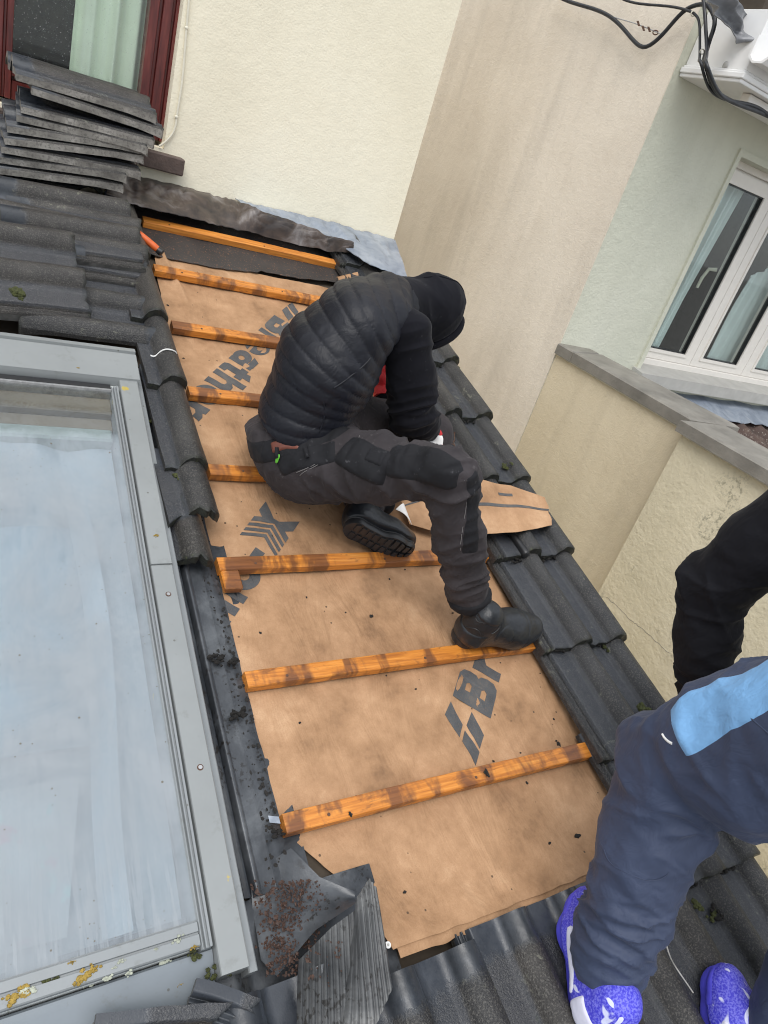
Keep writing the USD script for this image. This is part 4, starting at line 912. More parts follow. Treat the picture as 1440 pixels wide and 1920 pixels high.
# inside: reveal, top bar and a pale blind
sk.part('reveal', cat([box(GL - .03, GL - .004, -2.50, -1.05, -.16, .07), box(GR + .003, GR + .024, -2.50, -1.05, -.16, .07), box(GL - .003, GR + .002, -2.50, -2.462, -.16, .07)]), M['roomlight'])
sk.part('top_bar', cat([box(GL - .003, GR + .002, -1.165, -1.104, -.03, .055, .004), box(GL - .003, GR + .002, -1.215, -1.168, -.02, .036, .004)]), M['stone'], label='brown inner frame seen through the clear top of the glass')
sk.part('blind_rail', box(GL + .004, GR - .004, -1.262, -1.217, -.01, .046, .006), simple('grey_green_rail', (0.18, 0.21, 0.19), .5))
Xg, Ug = np.meshgrid(np.linspace(GL + .006, GR - .006, 60), np.linspace(-2.46, -1.262, 90), indexing='ij')
Hb = .012 + .010 * np.sin(Xg * 19 + .8) + .006 * np.sin(Xg * 47 + Ug * 3) + .008 * (noise(np.stack([Xg * 7, Ug * 5, 0 * Xg], -1), 3) - .5)
t = np.stack([Xg, Ug, Hb], -1); sk.part('blind', slab(t, t - [0, 0, .002]), M['blind'], smooth=True)
Xg, Ug = np.meshgrid(np.linspace(-.20, .21, 30), np.linspace(-2.10, -1.56, 40), indexing='ij')
t = np.stack([Xg + .03 * (Ug + 1.5), Ug, .044 + .006 * np.sin(Xg * 22) + .004 * (noise(np.stack([Xg * 9, Ug * 7, 0 * Xg], -1), 5) - .5)], -1); sk.part('inner_curtain', slab(t, t - [0, 0, .002]), simple('blue_grey_cloth', (.19, .245, .285), .8, .1, 3), smooth=True)
Xg, Ug = np.meshgrid(np.linspace(-.22, .135, 24), np.linspace(-2.42, -2.16, 24), indexing='ij')
def flowered():
    g = G(); p = g.pos(); b = g.ramp(g.noise(p, 9, 3, .5), [(.3, (.26, .285, .30)), (.7, (.32, .34, .345))])
    b = g.mix(g.step(g.noise(p, 13, 3, .6), .60, .66), b, (.36, .22, .25)); b = g.mix(g.step(g.noise(g.pos(rot=(.4, .2, 1)), 15, 3, .6), .62, .68), b, (.25, .36, .36))
    return g.pbr('flowered_cloth', base_color=b, roughness=.8)
t = np.stack([Xg + .15 * (Ug + 2.2), Ug, .046 + .004 * np.sin(Xg * 30)], -1); sk.part('inner_cloth', slab(t, t - [0, 0, .002]), flowered(), smooth=True, label='pale flowered cloth seen blurred through the misted glass')
Xg, Ug = np.meshgrid(np.linspace(.165, .215, 8), np.linspace(-2.44, -1.50, 40), indexing='ij')
t = np.stack([Xg + .012 * np.sin(Ug * 6), Ug, .045 + .004 * np.sin(Xg * 60)], -1); sk.part('inner_curtain', slab(t, t - [0, 0, .002]), simple('pale_strip_cloth', (.27, .315, .35), .8, .06, 4), smooth=True)
# growths on the frame
mo = []
for p, h, r in (((30, 1868), .07, .024), ((110, 1836), .085, .010), ((130, 1828), .085, .008), ((300, 1765), .085, .006), ((386, 1785), .075, .012), ((378, 1775), .08, .009), ((272, 1010), .08, .010), ((256, 688), .085, .010), ((440, 1700), .066, .012), ((448, 1660), .066, .009), ((420, 1818), .07, .014), ((450, 1812), .066, .010)):
    c = A(p, h - .003)
    for k in range(9): d = rng.normal(0, .4, 2) * r; s_ = r * rng.uniform(.15, .36); mo.append(blob(c + [d[0], d[1], 0], (s_, s_ * .8, s_ * .55), int(p[0]) + k, 2, .7, 3.0))
sk.part('moss', mo, M['moss'], smooth=True, kind='stuff')
mo = []
for p, h, r in (((190, 1815), .0855, .016), ((200, 1808), .0855, .009), ((172, 1830), .0855, .012), ((75, 1850), .085, .018), ((48, 1862), .0855, .016), ((300, 1004), .0925, .008), ((146, 690), .1, .005), ((360, 1838), .055, .006), ((170, 1893), .046, .005), ((386, 1770), .0855, .007), ((160, 1796), .085, .006)):
    c = A(p, h)
    for k in range(14): d = rng.normal(0, .45, 2) * r * (1, .6); s_ = r * rng.uniform(.08, .26); mo.append(blob(c + [d[0], d[1], 0], (s_, s_ * .8, .0014), int(p[0]) + k, 2, .8, 3))
sk.part('orange_lichen', mo, M['lichen'], smooth=True, kind='stuff')
mo = []
pl = simple('pale_lichen', (.40, .42, .34), .9, .2, 90, .5)
for p, h, r in (((335, 1800), .062, .020), ((325, 1812), .06, .012), ((265, 1818), .0855, .008), ((225, 1828), .085, .010), ((192, 1838), .06, .012), ((252, 1795), .0855, .007), ((80, 1848), .0855, .014), ((356, 1755), .0855, .010), ((316, 1772), .085, .005), ((240, 1806), .085, .005)):
    c = A(p, h)
    for k in range(12): d = rng.normal(0, .42, 2) * r * (1, .5); s_ = r * rng.uniform(.08, .28); mo.append(blob(c + [d[0], d[1], 0], (s_, s_ * .7, .0011), int(p[0]) + k, 2, .9, 3))
sk.part('pale_lichen', mo, pl, smooth=True, kind='stuff')

# ---------------------------------------------------------------- loose tiles
def loose(label, fn, seed, mat, group, x_from=0.0, **kw):
    """a tile lifted off the roof; fn maps tile axes (across, along, up) to the roof frame"""
    edge = kw.pop('edge', None)
    m, at_ = tile_grid(seed, x_from=x_from, **kw); v = fn(np.asarray(m.vertices)); m.vertices = v
    t = Thing('loose_tile', label, 'tile', v.mean(0), 'roof', group)
    if edge is None: t.part('tile_body', m, mat, smooth=True, attrs=at_); return
    nb_ = int((at_['side'] == 0).sum()); f = np.asarray(m.faces); k = (f < nb_).all(1)
    t.part('tile_body', trimesh.Trimesh(v[:nb_], f[k], process=False), mat, smooth=True, attrs={q: a[:nb_] for q, a in at_.items() if q != 'side'})
    t.part('dry_edge', trimesh.Trimesh(v[nb_:], f[~k] - nb_, process=False), edge, smooth=True)
GS = 'removed tiles stacked under the window'; GP = 'removed tiles piled above the skylight'
ordn = ['Topmost', 'Second', 'Third', 'Fourth', 'Fifth', 'Sixth', 'Seventh', 'Eighth', 'Ninth', 'Tenth']
stack_px = [((25, 122), (293, 203)), ((55, 148), (305, 232)), ((42, 186), (292, 251)), ((36, 203), (283, 262)), ((10, 222), (278, 264)), ((0, 243), (265, 279)), ((-2, 260), (260, 309)), ((-4, 281), (242, 315)), ((-4, 301), (222, 333))]
fy = -.145
for k, (pl_, pr_) in enumerate(stack_px):
    a_, b_ = AY(pl_, fy), AY(pr_, fy); a_, b_ = w2r(a_), w2r(b_)
    d = b_ - a_; L_ = np.linalg.norm(d); d /= L_
    wv = w2r(np.array([0, 1.0, .03 * math.sin(k * 2.1)])); wv = wv - d * (wv @ d); wv /= np.linalg.norm(wv); nv = np.cross(d, wv)
    yw = rng.uniform(-.05, .05)
    ds = d * math.cos(yw) + wv * math.sin(yw); ws = np.cross(nv, ds)
    ctr = (a_ + b_) / 2 + wv * .155 - nv * .006
    sgn = 1 if k % 2 else -1
    # flipped pairs: roll side at the back, flat interlock edge towards the viewer
    fn = (lambda c, d_, w_, n_, sg_: (lambda v: c + sg_ * v[:, 1:2] * d_ + (v[:, :1] + .0) * w_ * 1.0 + (v[:, 2:3]) * n_ * .8))(ctr, ds * 1.0, ws, nv, -1)
    loose(f'{ordn[k]} dark tile from the top of the stack under the mahogany window' if k else 'Topmost dark tile of the stack, tilted against the mahogany window frame', fn, 300 + k, M['tile'][2], GS, edge=M['tiledry'], body=.024, length=float(min(.44, max(.40, L_))), rough=1.4)
# bottom tile of the stack, its wavy nose towards the viewer
c = A((100, 332), .115); loose('Wavy nosed tile at the bottom of the stack under the window', lambda v: np.stack([c[0] - .01 + v[:, 0] * 1.06, c[1] + .20 + v[:, 1], .100 + v[:, 2] * 1.1], -1), 321, M['tile'][2], GS, rough=2.0)
c2_ = A((-110, 345), .115); loose('Mossy tile at the left foot of the stack under the window', lambda v: np.stack([c2_[0] + v[:, 0], c2_[1] + .18 + v[:, 1], .09 + v[:, 2]], -1), 322, M['tile'][2], GS, rough=1.6)
def flat(label, px, h, seed, yaw, pitch=0.0, roll=0.0, mat=None, group=GP, flip=False, **kw):
    c = A(px, h); a = math.radians(yaw); ca, sa_ = math.cos(a), math.sin(a); cp_, sp_ = math.tan(math.radians(pitch)), math.tan(math.radians(roll))
    def fn(v):
        q = v.copy(); q[:, 0] -= (q[:, 0].max() + q[:, 0].min()) / 2
        if flip: q[:, 0] = -q[:, 0]; q[:, 2] = -q[:, 2] + .01
        x = q[:, 0] * ca - q[:, 1] * sa_; u = q[:, 0] * sa_ + q[:, 1] * ca
        return np.stack([c[0] + x, c[1] + u, h + q[:, 2] + cp_ * u + sp_ * x], -1)
    loose(label, fn, seed, mat if mat is not None else M['tile'][2], group, **kw)
flat('Tile lying sideways just above the skylight hood with its wet smooth end to the right', (172, 572), .062, 401, -90, 3, 0, mat=M['tile'][0])
flat('Sideways tile behind the one above the skylight hood', (150, 470), .075, 402, 90, 2)
flat('Lower tile of the pair with their ribbed edges to the viewer', (150, 452), .105, 403, 92, 4, edge=M['tiledry2'], body=.022)
flat('Upper tile of the pair with their ribbed edges to the viewer', (132, 420), .138, 404, 95, 4, edge=M['tiledry2'], body=.022)
flat('Mossy tile lying at the left edge over the skylight hood', (8, 500), .135, 405, 97, 9, -2, rough=1.6, edge=M['tiledry2'], body=.022)
flat('Wet tile lying at the far left beneath the stack', (10, 418), .10, 406, -85, 4, mat=M['tile'][0])
flat('Tile lying flat in front of the stack foot', (110, 385), .115, 407, -92, 0, mat=M['tile'][2])
# broken pieces below the skylight
for k, (px, h, L_, yw, lab) in enumerate((((318, 1925), .10, .22, 76, 'Broken tile shard wedged under the skylight corner'), ((425, 1888), .10, .12, 58, 'Small pointed tile shard right of the larger shard'))):
    flat(lab, px, h, 430 + k, yw, 0, 0, mat=M['tile'][2], group='tile shards under the skylight', x_from=.0, x_to=.064, length=L_, brk=lambda t: .012 * np.sin(t * 6), rough=2.5)

# ---------------------------------------------------------------- offcut of membrane thrown over the tiles
oc = Thing('membrane_offcut', 'loose piece of brown membrane with a grey line lying over the right hand tiles', 'membrane', A((880, 960), .1), 'roof')
P0 = [((752, 940), .055), ((830, 905), .10), ((905, 897), .15), ((960, 905), .15), ((1021, 935), .115)]
P1 = [((768, 982), .035), ((830, 1000), .05), ((900, 1001), .115), ((970, 998), .128), ((1036, 984), .125)]
a_ = resamp(np.array([A(p, h) for p, h in P0]), 60); b_ = resamp(np.array([A(p, h) for p, h in P1]), 60)
vs = np.linspace(0, 1, 26); t = a_[None] * (1 - vs)[:, None, None] + b_[None] * vs[:, None, None]
t[..., 2] += .012 * np.sin(np.linspace(0, 7, 60))[None] * (1 - vs)[:, None] + .006 * (noise(t * 14, 2) - .5)
jg = .010 * (noise(np.stack([vs * 9, 0 * vs, 0 * vs], -1), 4) - .5); t[:, -4:, 0] += jg[:, None]
body = oc.part('sheet', slab(t, t - [0, 0, .0012]), M['offcut'], smooth=True)
def on_sheet(s0, s1, v0, v1, n=30):
    S, V_ = np.meshgrid(np.linspace(s0, s1, n), np.array([v0, v1]), indexing='ij')
    iu = V_ * 25; iv = S * 59; i0 = np.clip(iu.astype(int), 0, 24); j0 = np.clip(iv.astype(int), 0, 58); fu, fv = (iu - i0)[..., None], (iv - j0)[..., None]
    q = t[i0, j0] * (1 - fu) * (1 - fv) + t[i0 + 1, j0] * fu * (1 - fv) + t[i0, j0 + 1] * (1 - fu) * fv + t[i0 + 1, j0 + 1] * fu * fv
    return slab(q + [0, 0, .0012], q + [0, 0, .0003])
oc.part('printed_line', on_sheet(.30, 1.0, .44, .50), M['ink'], body)
for s0 in (.0, .26, .62): oc.part('printed_dash', on_sheet(s0, s0 + .10, .20, .255, 8), M['ink'], body)
wc = np.array([A(p, h) for p, h in (((742, 955), .07), ((757, 945), .075), ((772, 985), .045))])
Uw, Vw = np.meshgrid(np.linspace(0, 1, 10), np.linspace(0, 1, 10), indexing='ij')
wt = wc[0] * (1 - Uw[..., None]) + (wc[1] * (1 - Vw[..., None]) + wc[2] * Vw[..., None]) * Uw[..., None]; wt[..., 2] += .012 * np.sin(Uw * 3)
oc.part('white_underside', slab(wt, wt - [0, 0, .0012]), M['paper'], smooth=True, label='curled corner showing the white underside')
# ---------------------------------------------------------------- tools and small things
ht = Thing('hand_tool', 'orange gripped hand tool with a black end, lying beside the top batten', 'hand tool', A((280, 455), .085), 'roof')
h0_, h1_ = A((240, 420), .125), A((303, 474), .085); dh = (h1_ - h0_)
ht.part('grip', tube([h0_ + dh * s_ for s_ in (0, .12, .3, .5, .7, .82, .9)], [.0105, .0125, .0105, .0120, .0125, .0125, .011], 14, 30), M['orange'], smooth=True)
ht.part('grip_end', tube([h0_ + dh * s_ for s_ in (.88, .93, 1.0, 1.03)], [.0118, .0135, .0138, .009], 14), M['black'], smooth=40)
ht.part('shaft', tube([h0_ - dh * .6, h0_], [.006, .007], 10), M['steel'])
hb = Thing('tool_handle', 'black rubber tool handle sticking out from under the membrane offcut', 'hand tool', A((960, 1010), .1), 'roof')
c0, c1 = A((925, 950), .085), A((988, 1042), .088); dc = c1 - c0
hb.part('handle', tube([c0 + dc * s_ for s_ in (0, .2, .45, .65, .8, .9, .97, 1.0)], [.013, .0125, .012, .0115, .0125, .0145, .015, .011], 16, 40), M['black'], smooth=True)
hb.part('shaft', tube([c0 - dc * .8, c0], [.007, .008], 10), M['steel'])
ns = [((838, 812), (845, 822)), ((846, 818), (853, 836)), ((852, 812), (852, 828)), ((842, 828), (856, 838))]
for k, (p, q) in enumerate(ns):
    lab = ['Bent rusty nail lying highest on the flat of the tile by the glove', 'Longest rusty nail crossing the others on the tile', 'Upright pointing rusty nail right of the others on the tile', 'Lowest rusty nail on the tile below the glove'][k]
    n_t = Thing('nail', lab, 'nail', A(p, .075), 'roof', 'rusty nails on the tile')
    a1, b1_ = A(p, .078 + .003 * (k % 2)), A(q, .076); n_t.part('shank', tube([a1, b1_], .0017, 6), M['rust']); e_ = (a1 - b1_) / np.linalg.norm(a1 - b1_); n_t.part('head', tube([a1, a1 + e_ * .002], .0042, 8), M['rust'])
st = Thing('string', 'thin pale string lying on the wet tiles between the blue shoes', 'string', A((1260, 1800), .07), 'roof')
st.part('strand', tube([A(p, h) for p, h in (((1245, 1740), .083), ((1248, 1765), .075), ((1255, 1790), .072), ((1268, 1815), .09), ((1285, 1840), .085), ((1300, 1862), .08))], .0016, 6, 50), simple('grey_string', (.42, .41, .39), .8))
st = Thing('wire_scrap', 'white wire scrap curled over the cut tile near the skylight corner', 'wire', A((310, 660), .1), 'roof')
st.part('strand', tube([A(p, h) for p, h in (((282, 666), .085), ((290, 668), .085), ((300, 660), .10), ((312, 655), .116), ((324, 657), .114), ((331, 663), .10))], .0022, 6, 40), M['paper'])
st = Thing('white_scrap', 'grey white plastic scrap lying on the tiles behind the navy knee', 'plastic scrap', A((1305, 1572), .09), 'roof')
sc = np.array([A(p, .118) for p in ((1268, 1562), (1318, 1548), (1330, 1588), (1272, 1592))]); Us, Vs = np.meshgrid(np.linspace(0, 1, 12), np.linspace(0, 1, 10), indexing='ij')
q = sc[0] * ((1 - Us) * (1 - Vs))[..., None] + sc[1] * (Us * (1 - Vs))[..., None] + sc[2] * (Us * Vs)[..., None] + sc[3] * ((1 - Us) * Vs)[..., None]; q[..., 2] += .006 * np.sin(Us * 6 + Vs * 4)
st.part('film', slab(q, q - [0, 0, .0012]), M['paper'], smooth=True)
wsh = Thing('washer', 'white plastic washer head at the lower corner of the membrane', 'washer', A((727, 1772), .04), 'roof'); c = A((727, 1772), .04)
wsh.part('disc', tube([c, c + [0, 0, .002]], .0062, 14), M['paper']); wsh.part('pin', tube([c + [0, 0, .002], c + [0, 0, .0035]], .0022, 8), M['sillgrey'])
cl_ = A((514, 1537), .03)
ext.part('flashing_clip', hull([(cl_[0] + a * .010, cl_[1] + b * .007 - a * .004, cl_[2] + c__ * .001 + a * .002) for a in (-1, 1) for b in (-1, 1) for c__ in (0, 1)]), M['lead_grey'])
# ---------------------------------------------------------------- overhead cables
def cable(label, pts, r, xp, n=90, name='cable'):
    t_ = Thing(name, label, 'cable', AX(pts[len(pts) // 2], xp)); t_.part('sheath', tube([AX(p, xp + dx) for p, dx in [(q if isinstance(q[0], tuple) else (q, 0.0)) for q in pts]], r, 9, n), M['cable'], smooth=True); return t_
def cab2(label, pts, r, n=110, mat='cable'):
    P = [(AX(p, v) if ax == 'x' else AY(p, v)) for p, ax, v in pts]; t_ = Thing('cable', label, 'cable', P[len(P) // 2]); t_.part('sheath', tube(P, r, 9, n), M[mat], smooth=True); return t_
XP = NX - .05
cab2('thickest black cable swooping in a deep loop below the wire', [((1040, -12), 'x', XP), ((1090, 10), 'x', XP), ((1145, 32), 'x', XP), ((1170, 55), 'x', XP), ((1192, 80), 'x', XP), ((1210, 88), 'x', XP), ((1235, 72), 'x', XP), ((1262, 42), 'x', XP), ((1288, 17), 'x', XP), ((1315, 8), 'x', XP), ((1333, 18), 'x', XP - .02), ((1340, 45), 'x', XP - .02), ((1332, 72), 'x', XP - .02), ((1325, 95), 'x', XP), ((1326, 130), 'y', ey - .06), ((1336, 160), 'y', ey - .05), ((1362, 185), 'y', ey - .04), ((1410, 205), 'y', ey - .02), ((1470, 235), 'y', ey - .02)], .0085)
cab2('thin black cable running level above the loop then down the corner', [((1160, -6), 'x', XP - .01), ((1200, 7), 'x', XP - .01), ((1255, 12), 'x', XP - .01), ((1290, 20), 'x', XP - .01), ((1308, 33), 'x', XP - .01), ((1312, 60), 'x', XP - .01), ((1312, 98), 'x', XP - .01), ((1316, 125), 'y', ey - .055), ((1326, 158), 'y', ey - .045), ((1345, 180), 'y', ey - .03), ((1400, 196), 'y', ey - .01), ((1450, 222), 'y', ey - .01)], .0052)
cab2('straight black cable dropping from the top edge past the eaves box', [((1316, -14), 'x', XP - .03), ((1320, 10), 'x', XP - .03), ((1323, 50), 'x', XP - .03), ((1325, 90), 'x', XP - .03), ((1328, 130), 'y', ey - .075), ((1340, 160), 'y', ey - .07), ((1352, 178), 'y', ey - .06), ((1385, 192), 'y', ey - .03), ((1440, 216), 'y', ey - .02)], .0072)
wire = Thing('strain_wire', 'thin grey strain wire with small clips tied to the loop of cable', 'wire', AX((1200, 48), XP))
wire.part('strand', tube([AX(p, XP) for p in ((1146, 31), (1188, 43), (1212, 52), (1240, 64))], .0022, 6), M['steel'])
for p in ((1197, 44), (1206, 53), (1217, 55)): wire.part('clip', hull([AX((p[0] + a * 2.2 + b * 1.5, p[1] + b * 5), XP + c__ * .008) for a in (-1, 1) for b in (-1, 1) for c__ in (-1, 1)]), M['rust'])
an = np.linspace(0, 2 * np.pi, 20); wire.part('ring', tube([AX((1229 + 5 * math.cos(a), 61 + 4 * math.sin(a)), XP) for a in an], .0025, 6), M['rust'])
for (p, ax, v) in (((1318, 97), 'x', XP - .01), ((1301, 26), 'x', XP - .012)):
    c = AX(p, v); wire_c = Thing('cable_tie', 'pale tie around the cables by the corner' if p[1] > 50 else 'pale tie where the two cables cross', 'cable tie', c); wire_c.part('loop', tube([c + [.012 * math.cos(a), .004, .008 * math.sin(a)] for a in an], .0022, 6), M['white'])
# ---------------------------------------------------------------- moss, crumbs, leaf litter
mo = []
r7 = np.random.default_rng(5)
def clump(px, h, r, n=7):
    c = A(px, h)
    for k in range(n):
        d = r7.normal(0, .55, 3) * r; d[2] = abs(d[2]) * .3; s_ = r * r7.uniform(.25, .6); mo.append(blob(c + d, (s_, s_, s_ * .6), int(r7.integers(1e4)), 2, .7, 2.6))
for px, h, r, n in (((945, 872), .085, .014, 10), ((975, 908), .075, .017, 12), ((952, 902), .06, .014, 9), ((1208, 1335), .10, .020, 16), ((30, 549), .175, .018, 14), ((1140, 1213), .06, .016, 10), ((985, 888), .1, .010, 6), ((1050, 1050), .06, .012, 7), ((858, 690), .06, .012, 8), ((960, 870), .11, .008, 5), ((1308, 1700), .07, .012, 8), ((1335, 1715), .065, .012, 10), ((1330, 1570), .12, .008, 4), ((8, 425), .17, .014, 8), ((312, 738), .07, .012, 8), ((338, 895), .07, .014, 8), ((290, 790), .03, .012, 8), ((322, 820), .03, .011, 8), ((905, 785), .07, .012, 8)):
    clump(px, h, r, n)
ext.part('moss', mo, M['moss'], smooth=True, kind='stuff')
mo = []
for i in range(0, 7):
    un = UT - G_ * i
    for k in range(46):
        x = XR + .035 + r7.random() * .285; s_ = r7.uniform(.002, .0055)
        mo.append(blob((x, un - r7.uniform(-.004, .008), .064 + r7.uniform(-.006, .004)), (s_ * 1.3, s_, s_ * .8), int(r7.integers(1e4)), 1, .8, 2.5))
for px, r, n in (((1345, 1710), .016, 12), ((1250, 1660), .02, 16), ((408, 1240), .014, 10), ((452, 1338), .012, 8), ((440, 1240), .010, 6), ((520, 1570), .010, 5)):
    c = A(px, .03 if px[0] < 900 else .07)
    for k in range(n):
        s_ = r7.uniform(.002, .006); d = r7.normal(0, 1, 2) * r * .6; mo.append(blob((c[0] + d[0], c[1] + d[1], c[2] + r7.uniform(0, .003)), (s_ * 1.4, s_, s_), int(r7.integers(1e4)), 1, .8, 2.5))
ext.part('dark_moss', mo, M['mossdark'], smooth=True, kind='stuff')
cr = []
for k in range(70):
    u = r7.uniform(-2.55, -.3); x = r7.uniform(.55, 1.40); s_ = r7.uniform(.0008, .0028) * (2.2 if r7.random() < .07 else 1)
    cr.append(blob((x, u, mh(np.array(x), np.array(u)) + .001), (s_ * r7.uniform(1, 2), s_, s_ * .7), k, 1, .8, 2))
for k in range(300):
    u = r7.uniform(-2.44, -1.1); x = np.clip(r7.normal(.478, .017), .43, .493); s_ = r7.uniform(.0005, .0026)
    cr.append(blob((x, u, .0178), (s_ * r7.uniform(1, 2), s_ * r7.uniform(1, 2), s_ * .5), k, 1, .8, 2))
for px, s_ in (((912, 1450), .009), ((1048, 1395), .006), ((988, 1468), .004), ((657, 1527), .005), ((575, 1120), .003)):
    c = A(px, .037); cr.append(blob(c, (s_ * .6, s_, s_ * .6), int(px[0]), 2, .9, 2))
dt = Thing('crumbs', 'black crumbs of tile and dirt scattered over the membrane and flashing', 'debris', A((700, 1200), .0), 'roof', None, 'stuff'); dt.part('crumb', cr, M['dirt'], smooth=False)
lf = []
def leaf(c, L_, a, tl):
    w = L_ * .35; d = np.array([math.cos(a), math.sin(a), tl]); s_ = np.array([-math.sin(a), math.cos(a), r7.uniform(-.4, .4)])
    P = np.array([c - d * L_ / 2, c - d * L_ * .1 + s_ * w, c + d * L_ / 2, c - d * L_ * .1 - s_ * w, c + [0, 0, .0015]])
    lf.append(trimesh.Trimesh(P, [[0, 3, 4], [3, 2, 4], [2, 1, 4], [1, 0, 4]], process=False))
for k in range(900):
    t1_, t2_ = r7.random(2); cc = ((500 + 85 * t1_ + 60 * (r7.random() - .5), 1650 + 130 * t2_)) if k < 650 else ((500 + 60 * t1_, 1760 + 70 * t2_))
    if k >= 820: cc = (r7.uniform(575, 680), r7.uniform(1760, 1880))
    leaf(A(cc, .03 + .018 * r7.random() + (.04 if k >= 820 else 0) + (.02 if k >= 650 else 0)), r7.uniform(.003, .008) * (1.8 if r7.random() < .08 else 1), r7.uniform(0, 6.3), r7.uniform(-.4, .4))
ll = Thing('leaf_litter', 'rusty brown leaf litter gathered in the valley flashing below the skylight corner', 'leaf litter', A((560, 1700), .03), 'roof', None, 'stuff'); ll.part('leaves', lf, M['leaf'], smooth=False)

# ---------------------------------------------------------------- people (built in the roof frame)
def V3(*a): return np.array(a, float)
def pts_near(mesh, pxs):
    """points of a mesh that lie on the given lines of sight, nearest side first"""
    v = np.asarray(mesh.vertices); w = r2w(v) - CAM; out = []
    for p in pxs:
        r = _ray(p); t = w @ r; d = np.linalg.norm(w - t[:, None] * r, axis=1); k = np.where(d < np.maximum(.012, d.min() * 1.2))[0]; out.append(v[k[np.argmin(t[k])]])
    return np.array(out)
def shell(mesh, mask, off, soft=.006):
    v, f, nn = meshkit.arrays(mesh, True); mk = mask(v); keep = (mk[f] > -soft).any(1)
    d = v + nn * (np.clip(mk / soft, -1, 1) * off)[:, None]
    u, inv = np.unique(f[keep], return_inverse=True); return trimesh.Trimesh(d[u], inv.reshape(-1, 3), process=False)
def poly_dist(v, P):
    d = np.full(len(v), 9.0); s_best = np.zeros(len(v)); acc = 0.0
    for i in range(len(P) - 1):
        ba = P[i + 1] - P[i]; L2 = ba @ ba; t = np.clip((v - P[i]) @ ba / L2, 0, 1); q = np.linalg.norm(v - P[i] - t[:, None] * ba, axis=1)
        s_best = np.where(q < d, acc + t * math.sqrt(L2), s_best); d = np.minimum(d, q); acc += math.sqrt(L2)
    return d, s_best
def wrinkle(amp, f=22.0, seed=0, stretch=(1, 1, .45)):
    return lambda v: amp * (fbm(v * f * np.array(stretch), 3, seed) - .5) * 2
def folds(joint, axis, amp, radius, n=5, seed=0):
    """creases that gather round a bent joint, running across the limb"""
    axis = np.asarray(axis, float) / np.linalg.norm(axis)
    t1 = np.cross(axis, [0.3, 0.2, 0.93]); t1 /= np.linalg.norm(t1); t2 = np.cross(axis, t1)
    def fn(v):
        q = v - joint; s = q @ axis; w = np.exp(-(np.linalg.norm(q, axis=1) / (radius * 1.15)) ** 2)
        out = 0
        for j, (sh, fs) in enumerate(((.55, 1.0), (-.5, .8))):
            c = np.stack([(s + sh * (q @ t1)) * fs * n / radius * .85, (q @ t1) * 7, (q @ t2) * 7], -1) + seed * 3.7 + j * 11
            out = out + np.clip(1 - 3.2 * np.abs(noise(c, seed + j) - .5), 0, 1) ** 1.5
        return amp * 1.5 * w * (out - .45)
    return fn
def sum_fn(*fs): return lambda v: sum(f(v) for f in fs)
def bbox(pts, pad): P = np.array(pts); return P.min(0) - pad, P.max(0) + pad

